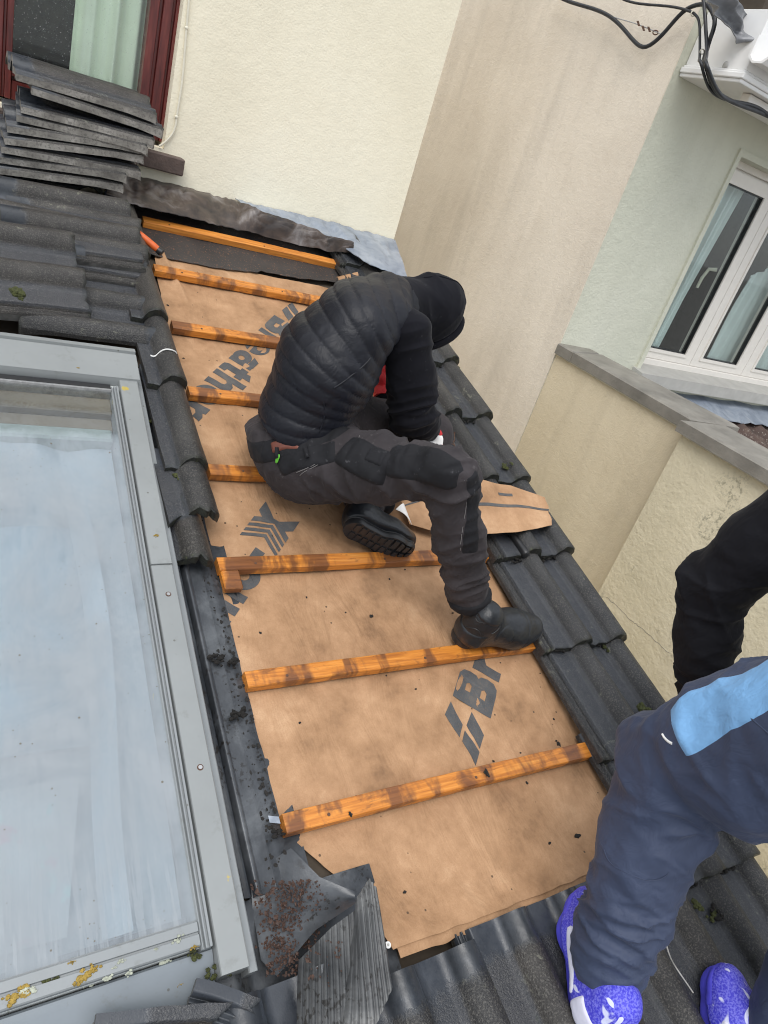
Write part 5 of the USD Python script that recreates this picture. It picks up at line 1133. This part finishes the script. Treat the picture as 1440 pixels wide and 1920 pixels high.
def boot(th, names, heel, toe, up, mats, thick=.022, chunky=1.0, flare=0.0, label=None):
    """shoe or boot: rounded foot-shaped sole and a smooth upper; heel and toe lie on the sole's underside"""
    heel, toe = np.asarray(heel, float), np.asarray(toe, float); L = np.linalg.norm(toe - heel); f, s, n = basis(toe - heel, up)
    to = lambda q: heel + q[:, :1] * f + q[:, 1:2] * s + q[:, 2:3] * n
    k = L / .29
    out = shapely.union_all([sg.Point(.037 * k, 0).buffer(.037 * chunky), sg.Point(.20 * k, .004).buffer(.050 * chunky), sg.Point(.255 * k, .002).buffer(.036 * chunky), sg.LineString([(.04 * k, 0), (.2 * k, .003)]).buffer(.034 * chunky)]).buffer(.03).buffer(-.03).simplify(.0008)
    sp_ = lambda x: .020 * np.clip((x - .20 * k) / (.09 * k), 0, 2) ** 2 + flare * np.clip((.05 * k - x) / (.05 * k), 0, 1) ** 2
    def solid(z0, z1, o, inset=.0025):
        rings = [(0, o.buffer(-inset)), (.25, o), (.75, o), (1, o.buffer(-inset))]
        ang = np.linspace(0, 1, 121)[:-1]; R_ = []
        for t, p in rings:
            c = np.array([p.exterior.interpolate(a, normalized=True).coords[0] for a in ang])
            # align start
            k0 = np.argmin(c[:, 0]); c = np.roll(c, -k0, 0)
            R_.append(np.c_[c, z0 + (z1 - z0) * t + sp_(c[:, 0])])
        V = np.vstack(R_); m_ = len(ang); F = []
        for r_ in range(3):
            for i in range(m_):
                j = (i + 1) % m_; a, b, c, d = r_ * m_ + i, r_ * m_ + j, (r_ + 1) * m_ + j, (r_ + 1) * m_ + i; F += [[a, b, c], [a, c, d]]
        c0_, c1_ = len(V), len(V) + 1; mid = np.array([.14 * k, 0]); V = np.vstack([V, [*mid, z0], [*mid, z1]])
        # fans over strips: use ear clipping caps
        capm = trimesh.creation.triangulate_polygon(sg.Polygon(R_[0][:, :2]), engine='earcut'); v2, f2 = capm
        b0 = len(V); V = np.vstack([V, np.c_[v2, z0 + sp_(v2[:, 0])]]); F += list(np.array(f2)[:, ::-1] + b0)
        capm = trimesh.creation.triangulate_polygon(sg.Polygon(R_[3][:, :2]), engine='earcut'); v2, f2 = capm
        b0 = len(V); V = np.vstack([V, np.c_[v2, z1 + sp_(v2[:, 0])]]); F += list(np.array(f2) + b0)
        m2 = trimesh.Trimesh(V, np.array(F), process=False); m2.vertices = to(np.asarray(m2.vertices)); return m2
    sole = th.part(names[1], solid(0, thick, out), mats[1], smooth=40)
    welt = th.part(names[2], solid(thick, thick + .006, out.buffer(-.002)), mats[2], sole, smooth=40)
    tr = []
    for x in np.arange(.02 * k, .285 * k, .021):
        for y in (-.022, .022):
            b = sg.box(x, y - .017, x + .014, y + .017).intersection(out.buffer(-.008))
            if b.is_empty or b.geom_type != 'Polygon': continue
            m2 = prism(sa.skew(b, ys=0), -.004, .001); v = np.asarray(m2.vertices); v[:, 2] += sp_(v[:, 0]); m2.vertices = to(v); tr.append(m2)
    th.part('tread', tr, mats[1], sole, smooth=False)
    c = chunky
    def up_sdf(P):
        q = P - heel.astype(np.float32); x, y, z = q @ f.astype(np.float32), q @ s.astype(np.float32), q @ n.astype(np.float32)
        Q = np.stack([x, y, z - sp_(x)], 1)
        d = smin([cap_d(Q, (.038 * k, 0, .045), (.050 * k, 0, .112), .038 * c, .040), cap_d(Q, (.058 * k, 0, .082), (.165 * k, .002, .050), .038, .042 * c), cap_d(Q, (.06 * k, 0, .04), (.20 * k, .003, .036), .036 * c, .046 * c), cap_d(Q, (.19 * k, .003, .040), (.252 * k, .002, .036), .044 * c, .038 * c)], .045)
        return np.maximum(np.maximum(d, thick + .002 - Q[:, 2]), Q[:, 2] - .150)
    lo, hi = bbox([to(np.array([[a, b, c_]]))[0] for a in (-.03, L + .03) for b in (-.07, .07) for c_ in (0, .17)], .01)
    m = displaced(sdf_mesh(up_sdf, lo, hi, .0042), wrinkle(.0016, 45, 3, (1, 1, 1)))
    upper = th.part(names[0], m, mats[0], smooth=True, label=label)
    return upper, m, to, k

def hand(th, wrist, palm_dir, back_dir, mat, curl=.9, name='glove', scale=1.0, mirror=1):
    """five separate curled fingers on a palm"""
    f, s, n = basis(palm_dir, back_dir); s = s * mirror; W = np.asarray(wrist, float)
    P = lambda a, b, c: W + (a * f + b * s + c * n) * scale
    fing = []
    for i, (y, L_, r0) in enumerate(((.032, .070, .0092), (.011, .078, .0096), (-.011, .072, .0092), (-.031, .058, .0082))):
        b = P(.088, y, .002); a_ = 0.0; pts = [P(.05, y * .8, .0), b]; cur_ = b
        for t, fr in enumerate((.45, .32, .23)):
            a_ += curl * (.55 if t == 0 else .75); d = math.cos(a_) * f - math.sin(a_) * n; cur_ = cur_ + d * L_ * fr * scale; pts.append(cur_)
        fing.append((pts, [r0 * 1.1, r0 * 1.05, r0, r0 * .92, r0 * .8]))
    tb = [P(.02, .030, -.008), P(.05, .052, -.020), P(.078, .054, -.038), P(.098, .044, -.052)]
    fing.append((tb, [.013, .0115, .0105, .009]))
    def fn(Q):
        d = smin([cap_d(Q, P(-.05, 0, 0), P(.0, 0, 0), .030, .027), cap_d(Q, P(.0, .012, 0), P(.08, .022, 0), .022, .019), cap_d(Q, P(.0, -.012, 0), P(.08, -.022, 0), .022, .018)], .02)
        for pts, rr in fing:
            e = np.min([cap_d(Q, pts[i], pts[i + 1], rr[i], rr[i + 1]) for i in range(len(pts) - 1)], axis=0); d = smin([d, e], .006)
        return d
    allp = [p for pts, _ in fing for p in pts] + [P(-.08, 0, 0)]
    lo, hi = bbox(allp, .04); return th.part(name, smoothed(sdf_mesh(fn, lo, hi, .003), 4), mat, smooth=True)

# --- the roofer crouching on the battens
p1 = Thing('person', 'person in a black quilted vest, hood and grey work trousers crouching on the battens', 'person', (.85, -1.35, 0), 'roof')
hipR = A((600, 862), .205); hipL = hipR + V3(.06, .18, -.03); pel = (hipR + hipL) / 2
kneeR = A((842, 887), .47); ankR = A((880, 1118), .155)
heelL, toeL = A((652, 990), .085), A((768, 1046), .052); upL = V3(.5, .75, -.02)
fL, sL, nL = basis(toeL - heelL, upL); ankL = heelL + fL * .05 + nL * .13; kneeL = A((800, 815), .13)
lat = V3(.34, .85, -.30); lat /= np.linalg.norm(lat)
waist, mid, chest, neck = [A(p, h) + lat * .10 for p, h in (((572, 796), .28), ((617, 697), .44), ((674, 622), .55), ((736, 578), .575))]
headc = A((803, 589), .50) + V3(.03, .04, -.02)
shR = A((762, 622), .55); shL = shR + lat * .32
elbR = A((774, 776), .33); wrR = A((800, 806), .21)
wrL = A((724, 736), .20); elbL = A((745, 660), .30) + V3(.03, .12, 0)
def torso_d(P, pad=0.0):
    ch = [waist + V3(-.01, 0, -.06), waist, mid, chest, neck]; rr = [.100, .101, .112, .086, .054]
    out = []
    for o in (-.085, 0, .085):
        pts = [c + lat * o * (1.0 if i < 4 else .95) for i, c in enumerate(ch)]; out.append(chain(P, pts, [r + pad - (.012 if o else 0) for r in rr], .04))
    return smin(out, .05)
face = basis(V3(.75, -.08, -.62), V3(.55, 0, .8))
def body_d(P):
    d = [torso_d(P, -.03), cap_d(P, neck, headc, .055, .06), chain(P, [shR, elbR, wrR], [.055, .045, .032]), chain(P, [shL, elbL, wrL], [.055, .045, .032]), chain(P, [hipR, kneeR, ankR], [.085, .055, .04]), chain(P, [hipL, kneeL, ankL], [.085, .055, .04])]
    R_ = np.stack(face, 1)
    h = ell_d(P, headc, (.098, .075, .115), R_); nose = cap_d(P, headc + face[0] * .09 + face[2] * .01, headc + face[0] * .112 - face[2] * .018, .010, .014)
    jaw = ell_d(P, headc + face[0] * .03 - face[2] * .06, (.06, .055, .055), R_)
    return smin(d + [smin([h, jaw, nose], .02)], .03)
lo, hi = bbox([hipR, hipL, kneeR, ankR, ankL, kneeL, neck, headc, waist, shL, elbL, wrL, wrR], .17)
p1.part('body', sdf_mesh(body_d, lo, hi, .012), M['skin'], smooth=True)
# trousers
def tr1(P):
    dz = smin([chain(P, [hipR + V3(-.02, 0, .0), (hipR + kneeR) / 2 + V3(0, 0, -.01), kneeR], [.108, .076, .061], .04), chain(P, [kneeR, kneeR * .5 + ankR * .5, ankR + (ankR - kneeR) * -.02], [.060, .057, .054], .03),
               chain(P, [hipL + V3(-.02, 0, 0), kneeL], [.122, .085], .04), chain(P, [kneeL, kneeL * .45 + ankL * .55, ankL + nL * .02], [.08, .072, .062], .02),
               ell_d(P, pel + V3(-.035, 0, .0), (.14, .20, .145)), cap_d(P, waist + V3(-.015, -.07, -.07), waist + V3(-.015, .07, -.07), .124, .124)], .035)
    ax_ = (waist - pel) / np.linalg.norm(waist - pel)
    return np.maximum(dz, (P - waist.astype(np.float32)) @ ax_.astype(np.float32) - .02)
lo, hi = bbox([hipR, hipL, kneeR, ankR, ankL, kneeL, waist], .17)
shin = ankR - kneeR; thigh = kneeR - hipR
tm = smoothed(sdf_mesh(tr1, lo, hi, .0062), 3)
tm = displaced(tm, sum_fn(wrinkle(.0045, 15, 4, (1, 1, .6)), folds(kneeR, shin, .010, .11, 4, 2), folds(ankR - shin * .25, shin, .008, .09, 5, 6), folds(ankR - shin * .5, shin, .005, .12, 4, 16), folds(hipR, thigh, .012, .14, 4, 9), folds(hipR * .5 + kneeR * .5, thigh, .010, .14, 4, 19), folds(ankL + V3(.03, .05, .02), kneeL - ankL, .012, .10, 4, 7)))
ta = p1.part('trousers', tm, M['trouser'], smooth=True)
su = shin / np.linalg.norm(shin); tu = thigh / np.linalg.norm(thigh)
def ringmask(c, ax_, w): return lambda v: np.where(np.linalg.norm(v - c, axis=1) < .22, w - np.abs((v - c) @ (ax_ / np.linalg.norm(ax_))), -1)
p1.part('hem', shell(tm, ringmask(ankR + su * .008, shin, .020), .006), M['trouser_black'], ta, smooth=True)
p1.part('hem', shell(tm, ringmask(ankL + (kneeL - ankL) / np.linalg.norm(kneeL - ankL) * .04, kneeL - ankL, .014), .003), M['trouser_black'], ta, smooth=True)
def polymask(P, w, cap=0.0):
    P = np.asarray(P); d0 = P[1] - P[0]; d1 = P[-1] - P[-2]; d0 = d0 / np.linalg.norm(d0); d1 = d1 / np.linalg.norm(d1)
    return lambda v: np.minimum.reduce([w - poly_dist(v, P)[0], (v - P[0]) @ d0 + w * .45, (P[-1] - v) @ d1 + w * .45])
# front of shin: black knee panel, black thigh patch, pocket, yoke over the seat
kp = pts_near(tm, [(893, 905), (897, 950), (893, 1000), (887, 1035)]); p1.part('knee_panel', shell(tm, polymask(kp, .022), .003), M['trouser_black'], ta, smooth=True)
tp = pts_near(tm, [(728, 862), (780, 862), (836, 884)]); p1.part('thigh_panel', shell(tm, polymask(tp, .046), .003), M['trouser_black'], ta, smooth=True)
yk = pts_near(tm, [(520, 872), (545, 862), (575, 850), (615, 840)]); p1.part('seat_yoke', shell(tm, polymask(yk, .030), .0025), M['trouser_black'], ta, smooth=True)
hp = pts_near(tm, [(650, 838), (680, 858), (705, 872)]); hol = p1.part('holster_pocket', shell(tm, polymask(hp, .046), .007, .008), M['trouser_black'], ta, smooth=True)
fp = pts_near(tm, [(690, 846), (712, 856)]); p1.part('pocket_flap', shell(tm, polymask(fp, .022), .0105, .005), M['trouser_black'], ta, smooth=True)
def seam(px, mesh=tm, r=.0008, mat='thread', name='seam', parent=ta): p1.part(name, tube(pts_near(mesh, px) , r, 5, 30), M[mat], parent, smooth=True)
seam([(552, 893), (572, 876), (592, 860), (604, 850)]); seam([(556, 897), (576, 881), (598, 864), (608, 853)]); seam([(628, 850), (645, 838), (662, 822), (672, 808)]); seam([(878, 905), (880, 950), (874, 1000), (868, 1040)])
bl = pts_near(tm, [(505, 838), (530, 832), (556, 826)]); 
p1.part('waistband', shell(tm, ringmask(waist + (pel - waist) * .30, waist - pel, .026), .003), M['trouser_black'], ta, smooth=True)
p1.part('belt', shell(tm, polymask(bl, .017), .0065), M['belt'], ta, smooth=True)
for q in ((566, 845), (512, 850)):
    c = pts_near(tm, [(q[0], q[1] - 12), q, (q[0] + 3, q[1] + 12)]); p1.part('belt_loop', tube(c + V3(-.004, -.004, .006), [.006, .0065, .006], 6), M['trouser_black'], ta, smooth=True)
c = pts_near(tm, [(514, 856)])[0]; p1.part('green_tag', blob(c + V3(-.003, -.002, .002), (.003, .008, .016), 3, 2, .2), M['green_tag'], ta)
# vest
spine = np.array([waist + V3(-.015, 0, -.07), waist, mid, chest, neck, neck + (neck - chest) * .5])
ax0 = (mid - waist) / np.linalg.norm(mid - waist)
hole = lambda P, s_: cap_d(P, s_ + (s_ - chest) * -.0, s_ + (V3(.10, -.02, -.10) if s_ is shR else V3(.10, .04, -.1)), .066, .075)
def vest_d(P):
    d = torso_d(P, .012); d = np.maximum(d, -((P - (waist + V3(-.01, 0, -.035)).astype(np.float32)) @ ax0.astype(np.float32)))
    d = smin([d, ell_d(P, shR + V3(-.045, .02, .01), (.060, .055, .062)), ell_d(P, shL + V3(-.045, -.02, 0), (.060, .055, .062))], .03)
    d = smin([d, cap_d(P, neck + V3(-.01, 0, .0), neck + (headc - neck) * .25, .070, .066)], .03)
    return d
lo, hi = bbox([waist, mid, chest, neck, shR, shL, headc], .21)
vm = smoothed(sdf_mesh(vest_d, lo, hi, .0052), 2)
e1 = (neck - waist) - lat * ((neck - waist) @ lat); e1 /= np.linalg.norm(e1); e2_ = np.cross(lat, e1)
pl2 = np.array([[(q - waist) @ e1, (q - waist) @ e2_] for q in (waist, (mid + chest) / 2, neck)])
Am = np.array([2 * (pl2[1] - pl2[0]), 2 * (pl2[2] - pl2[0])]); O2 = np.linalg.solve(Am, [pl2[1] @ pl2[1] - pl2[0] @ pl2[0], pl2[2] @ pl2[2] - pl2[0] @ pl2[0]])
R2 = np.linalg.norm(O2)
def quilt(v):
    d = np.stack([(v - waist) @ e1 - O2[0], (v - waist) @ e2_ - O2[1]], -1)
    r0 = -O2 / R2; ang = np.arctan2(r0[0] * d[:, 1] - r0[1] * d[:, 0], d @ r0); s_ = ang * R2
    a = np.abs(np.sin(np.pi * (s_ + .014 * (noise(v * 5, 3) - .5)) / .036))
    return .0072 * (a ** .36 - .7) * (0.75 + .5 * noise(v * 8, 12)) + .006 * (fbm(v * np.array([10, 26, 26]), 3, 5) - .5)
gather = folds(A((672, 740), .33), V3(.5, 0, .8), .010, .13, 5, 4)
vm = displaced(vm, sum_fn(quilt, gather))
va = p1.part('quilted_vest', vm, M['vest'], smooth=True)
sm_ = pts_near(vm, [(702, 672), (690, 690), (668, 708), (645, 724), (630, 735)]); p1.part('vest_seam', tube(sm_, .0026, 6, 30), M['vest'], va, smooth=True)
sm_ = pts_near(vm, [(607, 762), (608, 790), (606, 815)]); p1.part('vest_seam', tube(sm_, .0022, 6, 20), M['vest'], va, smooth=True)
# hooded fleece: sleeves and hood
def sleeve(P, a, b, c, r): return chain(P, [a, a * .5 + b * .5 + V3(.004, -.004, 0), b, b * .45 + c * .55, c], r, .02)
RS = [.066, .064, .058, .052, .043]
for nm, (a, b, c) in (('sleeve', (shR, elbR, wrR)), ('sleeve', (shL, elbL, wrL))):
    lo, hi = bbox([a, b, c], .11)
    m = displaced(smoothed(sdf_mesh(lambda P: sleeve(P, a, b, c, RS), lo, hi, .005), 2), sum_fn(wrinkle(.004, 16, 8, (1, 1, .7)), folds(b, b - a, .012, .11, 4, 3), folds(a, b - a, .008, .11, 3, 13)))
    p1.part(nm, m, M['fleece'], smooth=True)
ar = [shR + V3(0.012, -.052, .03) + .0 * lat]
Rh = np.stack(face, 1)
def hood_d(P):
    h = smin([ell_d(P, headc - face[0] * .008 + face[2] * .005, (.104, .090, .118), Rh), cap_d(P, neck + V3(0, 0, .0), headc - face[0] * .04, .066, .078)], .04)
    inner = ell_d(P, headc + face[0] * .105 - face[2] * .035, (.082, .066, .09), Rh)
    return np.maximum(h, -inner)
lo, hi = bbox([headc, neck], .17)
hm = displaced(smoothed(sdf_mesh(hood_d, lo, hi, .0048), 2), sum_fn(wrinkle(.004, 12, 15, (1, 1, 1)), folds(headc - face[0] * .06 - face[2] * .06, face[2], .006, .12, 3, 5), folds(headc + face[2] * .05, face[0], .003, .12, 3, 25)))
hd_ = p1.part('hood', hm, M['fleece'], smooth=True)
rim = []
for a in np.linspace(0, 2 * np.pi, 40): rim.append(headc + face[0] * (.066 + .016 * math.sin(a)) + face[1] * .074 * math.cos(a) + face[2] * (.092 * math.sin(a) - .012))
p1.part('hood_rim', tube(rim, .014, 8, cap=False), M['fleece'], hd_, smooth=True)
sg_ = [headc + (face[0] * math.cos(a) * .104 + face[2] * math.sin(a) * .118) * 1.12 for a in np.linspace(.55, 2.9, 14)]; hv = np.asarray(hm.vertices)
p1.part('hood_seam', tube(np.array([hv[np.argmin(np.linalg.norm(hv - q, axis=1))] for q in sg_]), .003, 6, 40), M['fleece'], hd_, smooth=True)
# cap peak under the hood rim
# gloves
hand(p1, wrR, V3(.85, -.1, -.5), V3(.4, -.5, .75), M['glove'], .8)
hand(p1, wrL, V3(.30, -.35, -.6), V3(.3, .1, .8), M['glove'], .7, mirror=-1)
p1.part('cuff', tube([wrR - (wrR - elbR) * .12, wrR + (wrR - elbR) * .05], [.047, .040], 18), M['black'], smooth=40); p1.part('cuff', tube([wrL - (wrL - elbL) * .35, wrL - (wrL - elbL) * .1, wrL + (wrL - elbL) * .10], [.056, .052, .040], 18), M['glove'], smooth=40)
# boots
bm = (M['leather'], M['rubber'], simple('grey_welt', (.075, .074, .072), .55))
heelR, toeR = A((847, 1197), .034), A((990, 1194), .030)
b_, bmesh, to_, kk_ = boot(p1, ('boot', 'boot_sole', 'boot_welt'), heelR, toeR, V3(-.06, .02, 1), bm, chunky=1.04)
for L_ in (([(862, 1150), (868, 1176), (892, 1188), (900, 1198)]), ([(884, 1160), (905, 1148), (920, 1156), (908, 1172), (890, 1170), (884, 1160)]), ([(905, 1178), (925, 1168), (942, 1162)]), ([(925, 1196), (940, 1185), (948, 1172), (944, 1160)])):
    p1.part('boot_stitch', tube(pts_near(bmesh, L_), .0019, 5, 30), M['rubber'], b_, smooth=True)
fB, sB, nB = basis(toeR - heelR, V3(-.06, .02, 1)); lc = lambda v: ((v - heelR) @ fB, (v - heelR) @ sB, (v - heelR) @ nB)
p1.part('toe_cap', shell(bmesh, lambda v: lc(v)[0] - .205 - .1 * lc(v)[1] ** 2, .0024, .004), M['leather'], b_, smooth=True)
p1.part('heel_counter', shell(bmesh, lambda v: np.minimum(.050 - lc(v)[0], .072 - lc(v)[2] + .3 * lc(v)[0]), .0024, .004), M['leather'], b_, smooth=True)
p1.part('side_panel', shell(bmesh, lambda v: np.minimum(.026 - np.hypot((lc(v)[0] - .115) * .75, lc(v)[2] - .075), -lc(v)[1]), .0024, .003), M['leather'], b_, smooth=True)
p1.part('collar', shell(bmesh, lambda v: lc(v)[2] - .125, .004, .004), M['leather'], b_, smooth=True)
b_, bmesh2, to_, kk_ = boot(p1, ('boot', 'boot_sole', 'boot_welt'), heelL, toeL, upL, bm, chunky=1.06, label='boot turned so that its tread faces back down the roof')
p1.part('sock', tube([ankL - nL * .03, ankL + nL * .04], [.046, .046], 14), M['black'], smooth=True)
# rag in the glove
rg = Thing('white_cloth', 'small white cloth held by the red glove over the right thigh', 'cloth', wrR, 'roof')
rc = A((812, 832), .20); U_, V_ = np.meshgrid(np.linspace(0, 1, 12), np.linspace(0, 1, 10), indexing='ij')
q = np.stack([rc[0] - .03 + .06 * U_, rc[1] - .02 + .04 * V_ + .01 * np.sin(U_ * 6), rc[2] + .008 * np.sin(U_ * 5 + V_ * 4) + .02 * V_], -1); rg.part('cloth_body', slab(q, q - [0, 0, .002]), M['paper'], smooth=True)

# --- the second person at the right edge
p2 = Thing('person', 'person in navy trousers with light blue hip panels and blue trainers at the right edge', 'person', (1.15, -2.75, 0), 'roof')
an2 = A((1146, 1790), .18); kn2 = A((1268, 1425), .50); hp2 = V3(1.09, -2.60, .83)
hp2r = V3(1.36, -2.60, .83); kn2r = V3(1.43, -2.82, .47); an2r = V3(1.36, -3.02, .17); toe2 = A((1080, 1686), .07); heel2 = A((1098, 1950), .074)
pel2 = (hp2 + hp2r) / 2 + V3(.0, -.02, .05)
ch2 = V3(1.52, -2.26, 1.10); sh2 = V3(1.34, -2.22, .98); sh2r = V3(1.66, -2.14, 1.05); hd2 = V3(1.62, -2.02, 1.22)
el2 = A((1338, 1098), .66); wr2 = A((1318, 1290), .46)
def body2(P):
    return smin([chain(P, [pel2, (pel2 + ch2) / 2, ch2], [.13, .13, .13]), cap_d(P, ch2, hd2, .06, .06), chain(P, [sh2, el2, wr2], [.055, .045, .032]), chain(P, [ch2, sh2r, sh2r + V3(.16, -.05, -.25)], [.09, .055, .04]), chain(P, [hp2, kn2, an2], [.085, .055, .04]), chain(P, [hp2r, kn2r, an2r], [.085, .055, .04]), ell_d(P, hd2, (.085, .08, .115)), cap_d(P, hd2 + V3(-.07, .06, .01), hd2 + V3(-.085, .075, -.02), .010, .014)], .03)
lo, hi = bbox([pel2, ch2, hd2, el2, wr2, kn2, an2, an2r, kn2r, sh2r + V3(.16, -.05, -.25)], .16)
p2.part('body', sdf_mesh(body2, lo, hi, .014), M['skin'], smooth=True)
p2.part('hair', sdf_mesh(lambda P: np.maximum(ell_d(P, hd2 + V3(.01, -.01, .02), (.095, .092, .115)), -(P - (hd2 + V3(0, 0, -.01)).astype(np.float32)) @ V3(.55, -.5, .67).astype(np.float32)), hd2 - .14, hd2 + .16, .009), M['hair'], smooth=True)
def tr2(P):
    sh_ = an2 - kn2
    return smin([chain(P, [kn2, kn2 * .55 + an2 * .45, an2 + sh_ * .02], [.090, .086, .074], .03), chain(P, [hp2, hp2 * .5 + kn2 * .5 + V3(0, .0, .0), kn2], [.150, .122, .092], .05), chain(P, [hp2r, kn2r], [.150, .10], .05), chain(P, [kn2r, an2r], [.10, .086], .03), ell_d(P, pel2 + V3(0, -.03, -.01), (.22, .17, .17))], .05)
lo, hi = bbox([hp2, kn2, an2, hp2r, kn2r, an2r, pel2], .22)
tm2 = smoothed(sdf_mesh(tr2, lo, hi, .0065), 3)
sh_ = an2 - kn2
tm2 = displaced(tm2, sum_fn(wrinkle(.004, 13, 21, (1, 1, .6)), folds(kn2 + V3(.05, -.04, -.03), sh_, .017, .15, 4, 2), folds(an2 - sh_ * .22, sh_, .012, .09, 4, 5), folds(kn2 * .5 + hp2 * .5, hp2 - kn2, .010, .16, 3, 8), wrinkle(.003, 34, 25, (.5, 1.2, .8))))
t2a = p2.part('trousers', tm2, M['navy'], smooth=True)
bp2 = pts_near(tm2, [(1268, 1350), (1330, 1318), (1385, 1284), (1436, 1256)]); e2 = bp2[-1] + (bp2[-1] - bp2[-2]) * 2.0
p2.part('hip_panel', shell(tm2, polymask(np.vstack([bp2, e2]), .052), .0018, .004), M['sky_panel'], t2a, smooth=True)
p2.part('reflective_mark', tube(pts_near(tm2, [(1232, 1372), (1240, 1384), (1248, 1398)]), .0024, 5, 12), M['paper'], t2a)
for L_ in ([(1176, 1470), (1205, 1452), (1195, 1500), (1200, 1540)],):
    pass
p2.part('trouser_seam', tube(pts_near(tm2, [(1122, 1590), (1135, 1620), (1165, 1645), (1210, 1662), (1255, 1650)]), .0009, 5, 40), M['navy'], t2a, smooth=True)
p2.part('trouser_seam', tube(pts_near(tm2, [(1372, 1322), (1395, 1345), (1420, 1372), (1438, 1392)]), .0014, 5, 40), M['navy'], t2a, smooth=True)
lo, hi = bbox([sh2, el2, wr2], .13)
sm2 = displaced(smoothed(sdf_mesh(lambda P: chain(P, [sh2 + V3(.06, .02, .03), sh2, sh2 * .45 + el2 * .55, el2, el2 * .5 + wr2 * .5, wr2], [.10, .092, .078, .066, .060, .05], .03), lo, hi, .0055), 2), sum_fn(wrinkle(.006, 16, 31, (1, 1, .8)), folds(wr2 - (wr2 - el2) * .15, wr2 - el2, .008, .10, 4, 2), folds(el2, el2 - sh2, .008, .10, 3, 5)))
p2.part('sleeve', sm2, M['sleeve'], smooth=True)
lo, hi = bbox([pel2, ch2, sh2, sh2r], .25)
jm = displaced(sdf_mesh(lambda P: np.maximum(smin([chain(P, [pel2 + V3(0, 0, .02), (pel2 + ch2) / 2, ch2], [.19, .165, .16], .05), cap_d(P, sh2, sh2r, .10, .10)], .06), -((P - (pel2 + V3(0, 0, .06)).astype(np.float32)) @ ((ch2 - pel2) / np.linalg.norm(ch2 - pel2)).astype(np.float32))), lo, hi, .009), wrinkle(.006, 12, 41))
p2.part('jacket', jm, M['jacket'], smooth=True)
lo, hi = bbox([sh2r, sh2r + V3(.16, -.05, -.25)], .12)
p2.part('sleeve', sdf_mesh(lambda P: chain(P, [sh2r, sh2r + V3(.10, -.04, -.15), sh2r + V3(.16, -.05, -.25)], [.09, .07, .05], .03), lo, hi, .009), M['sleeve'], smooth=True)
hand(p2, wr2 + (wr2 - el2) * .02, wr2 - el2, V3(0, -.4, .4), M['skin'], .6, 'hand'); hand(p2, sh2r + V3(.165, -.05, -.27), V3(.1, -.05, -.9), V3(.9, .3, .1), M['skin'], .6, 'hand', mirror=-1)
for hl, te, an_ in ((heel2, toe2, an2), (V3(1.285, -3.135, .068), V3(1.355, -2.862, .072), an2r)):
    ub, um, to_, k_ = boot(p2, ('trainer_upper', 'trainer_sole', 'trainer_midsole'), hl, te, V3(0, 0, 1), (M['knit'], M['blueshoe'], M['whitefoam']), thick=.026, chunky=1.10)
    f2, s2, n2 = basis(te - hl, V3(0, 0, 1)); lq = lambda v: ((v - hl) @ f2, (v - hl) @ s2, (v - hl) @ n2)
    p2.part('toe_overlay', shell(um, lambda v: np.minimum(lq(v)[0] - .225 * k_, .045 - lq(v)[2] + .2 * (lq(v)[0] - .22 * k_)), .0016, .003), M['blueshoe'], ub, smooth=True)
    p2.part('heel_overlay', shell(um, lambda v: np.minimum(.055 * k_ - lq(v)[0], .075 - lq(v)[2]), .0018, .003), M['whitefoam'], ub, smooth=True)
    p2.part('side_swoop', shell(um, lambda v: .008 - np.abs(lq(v)[2] - .035 - .25 * (lq(v)[0] - .07 * k_)) - np.maximum(0, .07 * k_ - lq(v)[0]) * 3 - np.maximum(0, lq(v)[0] - .19 * k_) * 3, .0022, .003), M['whitefoam'], ub, smooth=True)
    for xq in (.15, .17, .19, .21):
        vv = np.asarray(um.vertices); lace = to_(np.array([[xq * k_, yq, .12] for yq in np.linspace(-.024, .024, 5)])); p2.part('lace', tube(np.array([vv[np.argmin(np.linalg.norm(vv - q_, axis=1))] for q_ in lace]), .0022, 5, 12), M['whitefoam'], ub, smooth=True)
    for yy in ():
        for x0 in (.10, .14):
            qv = np.array([[x0 * k_, yy * .058, .034], [(x0 + .02) * k_, yy * .050, .058], [(x0 + .055) * k_, yy * .030, .085]]); qv = to_(qv)
            d_, idx_ = [], []
            vv = np.asarray(um.vertices); near = np.array([vv[np.argmin(np.linalg.norm(vv - q_, axis=1))] for q_ in qv])
            p2.part('trainer_stripe', tube(near, [.004, .0035, .003], 6, 14), M['whitefoam'], ub, smooth=True)
    p2.part('sock', tube([to_(np.array([[.058 * k_, 0, .09]]))[0], an_], [.043, .046], 16), M['black'], smooth=True)
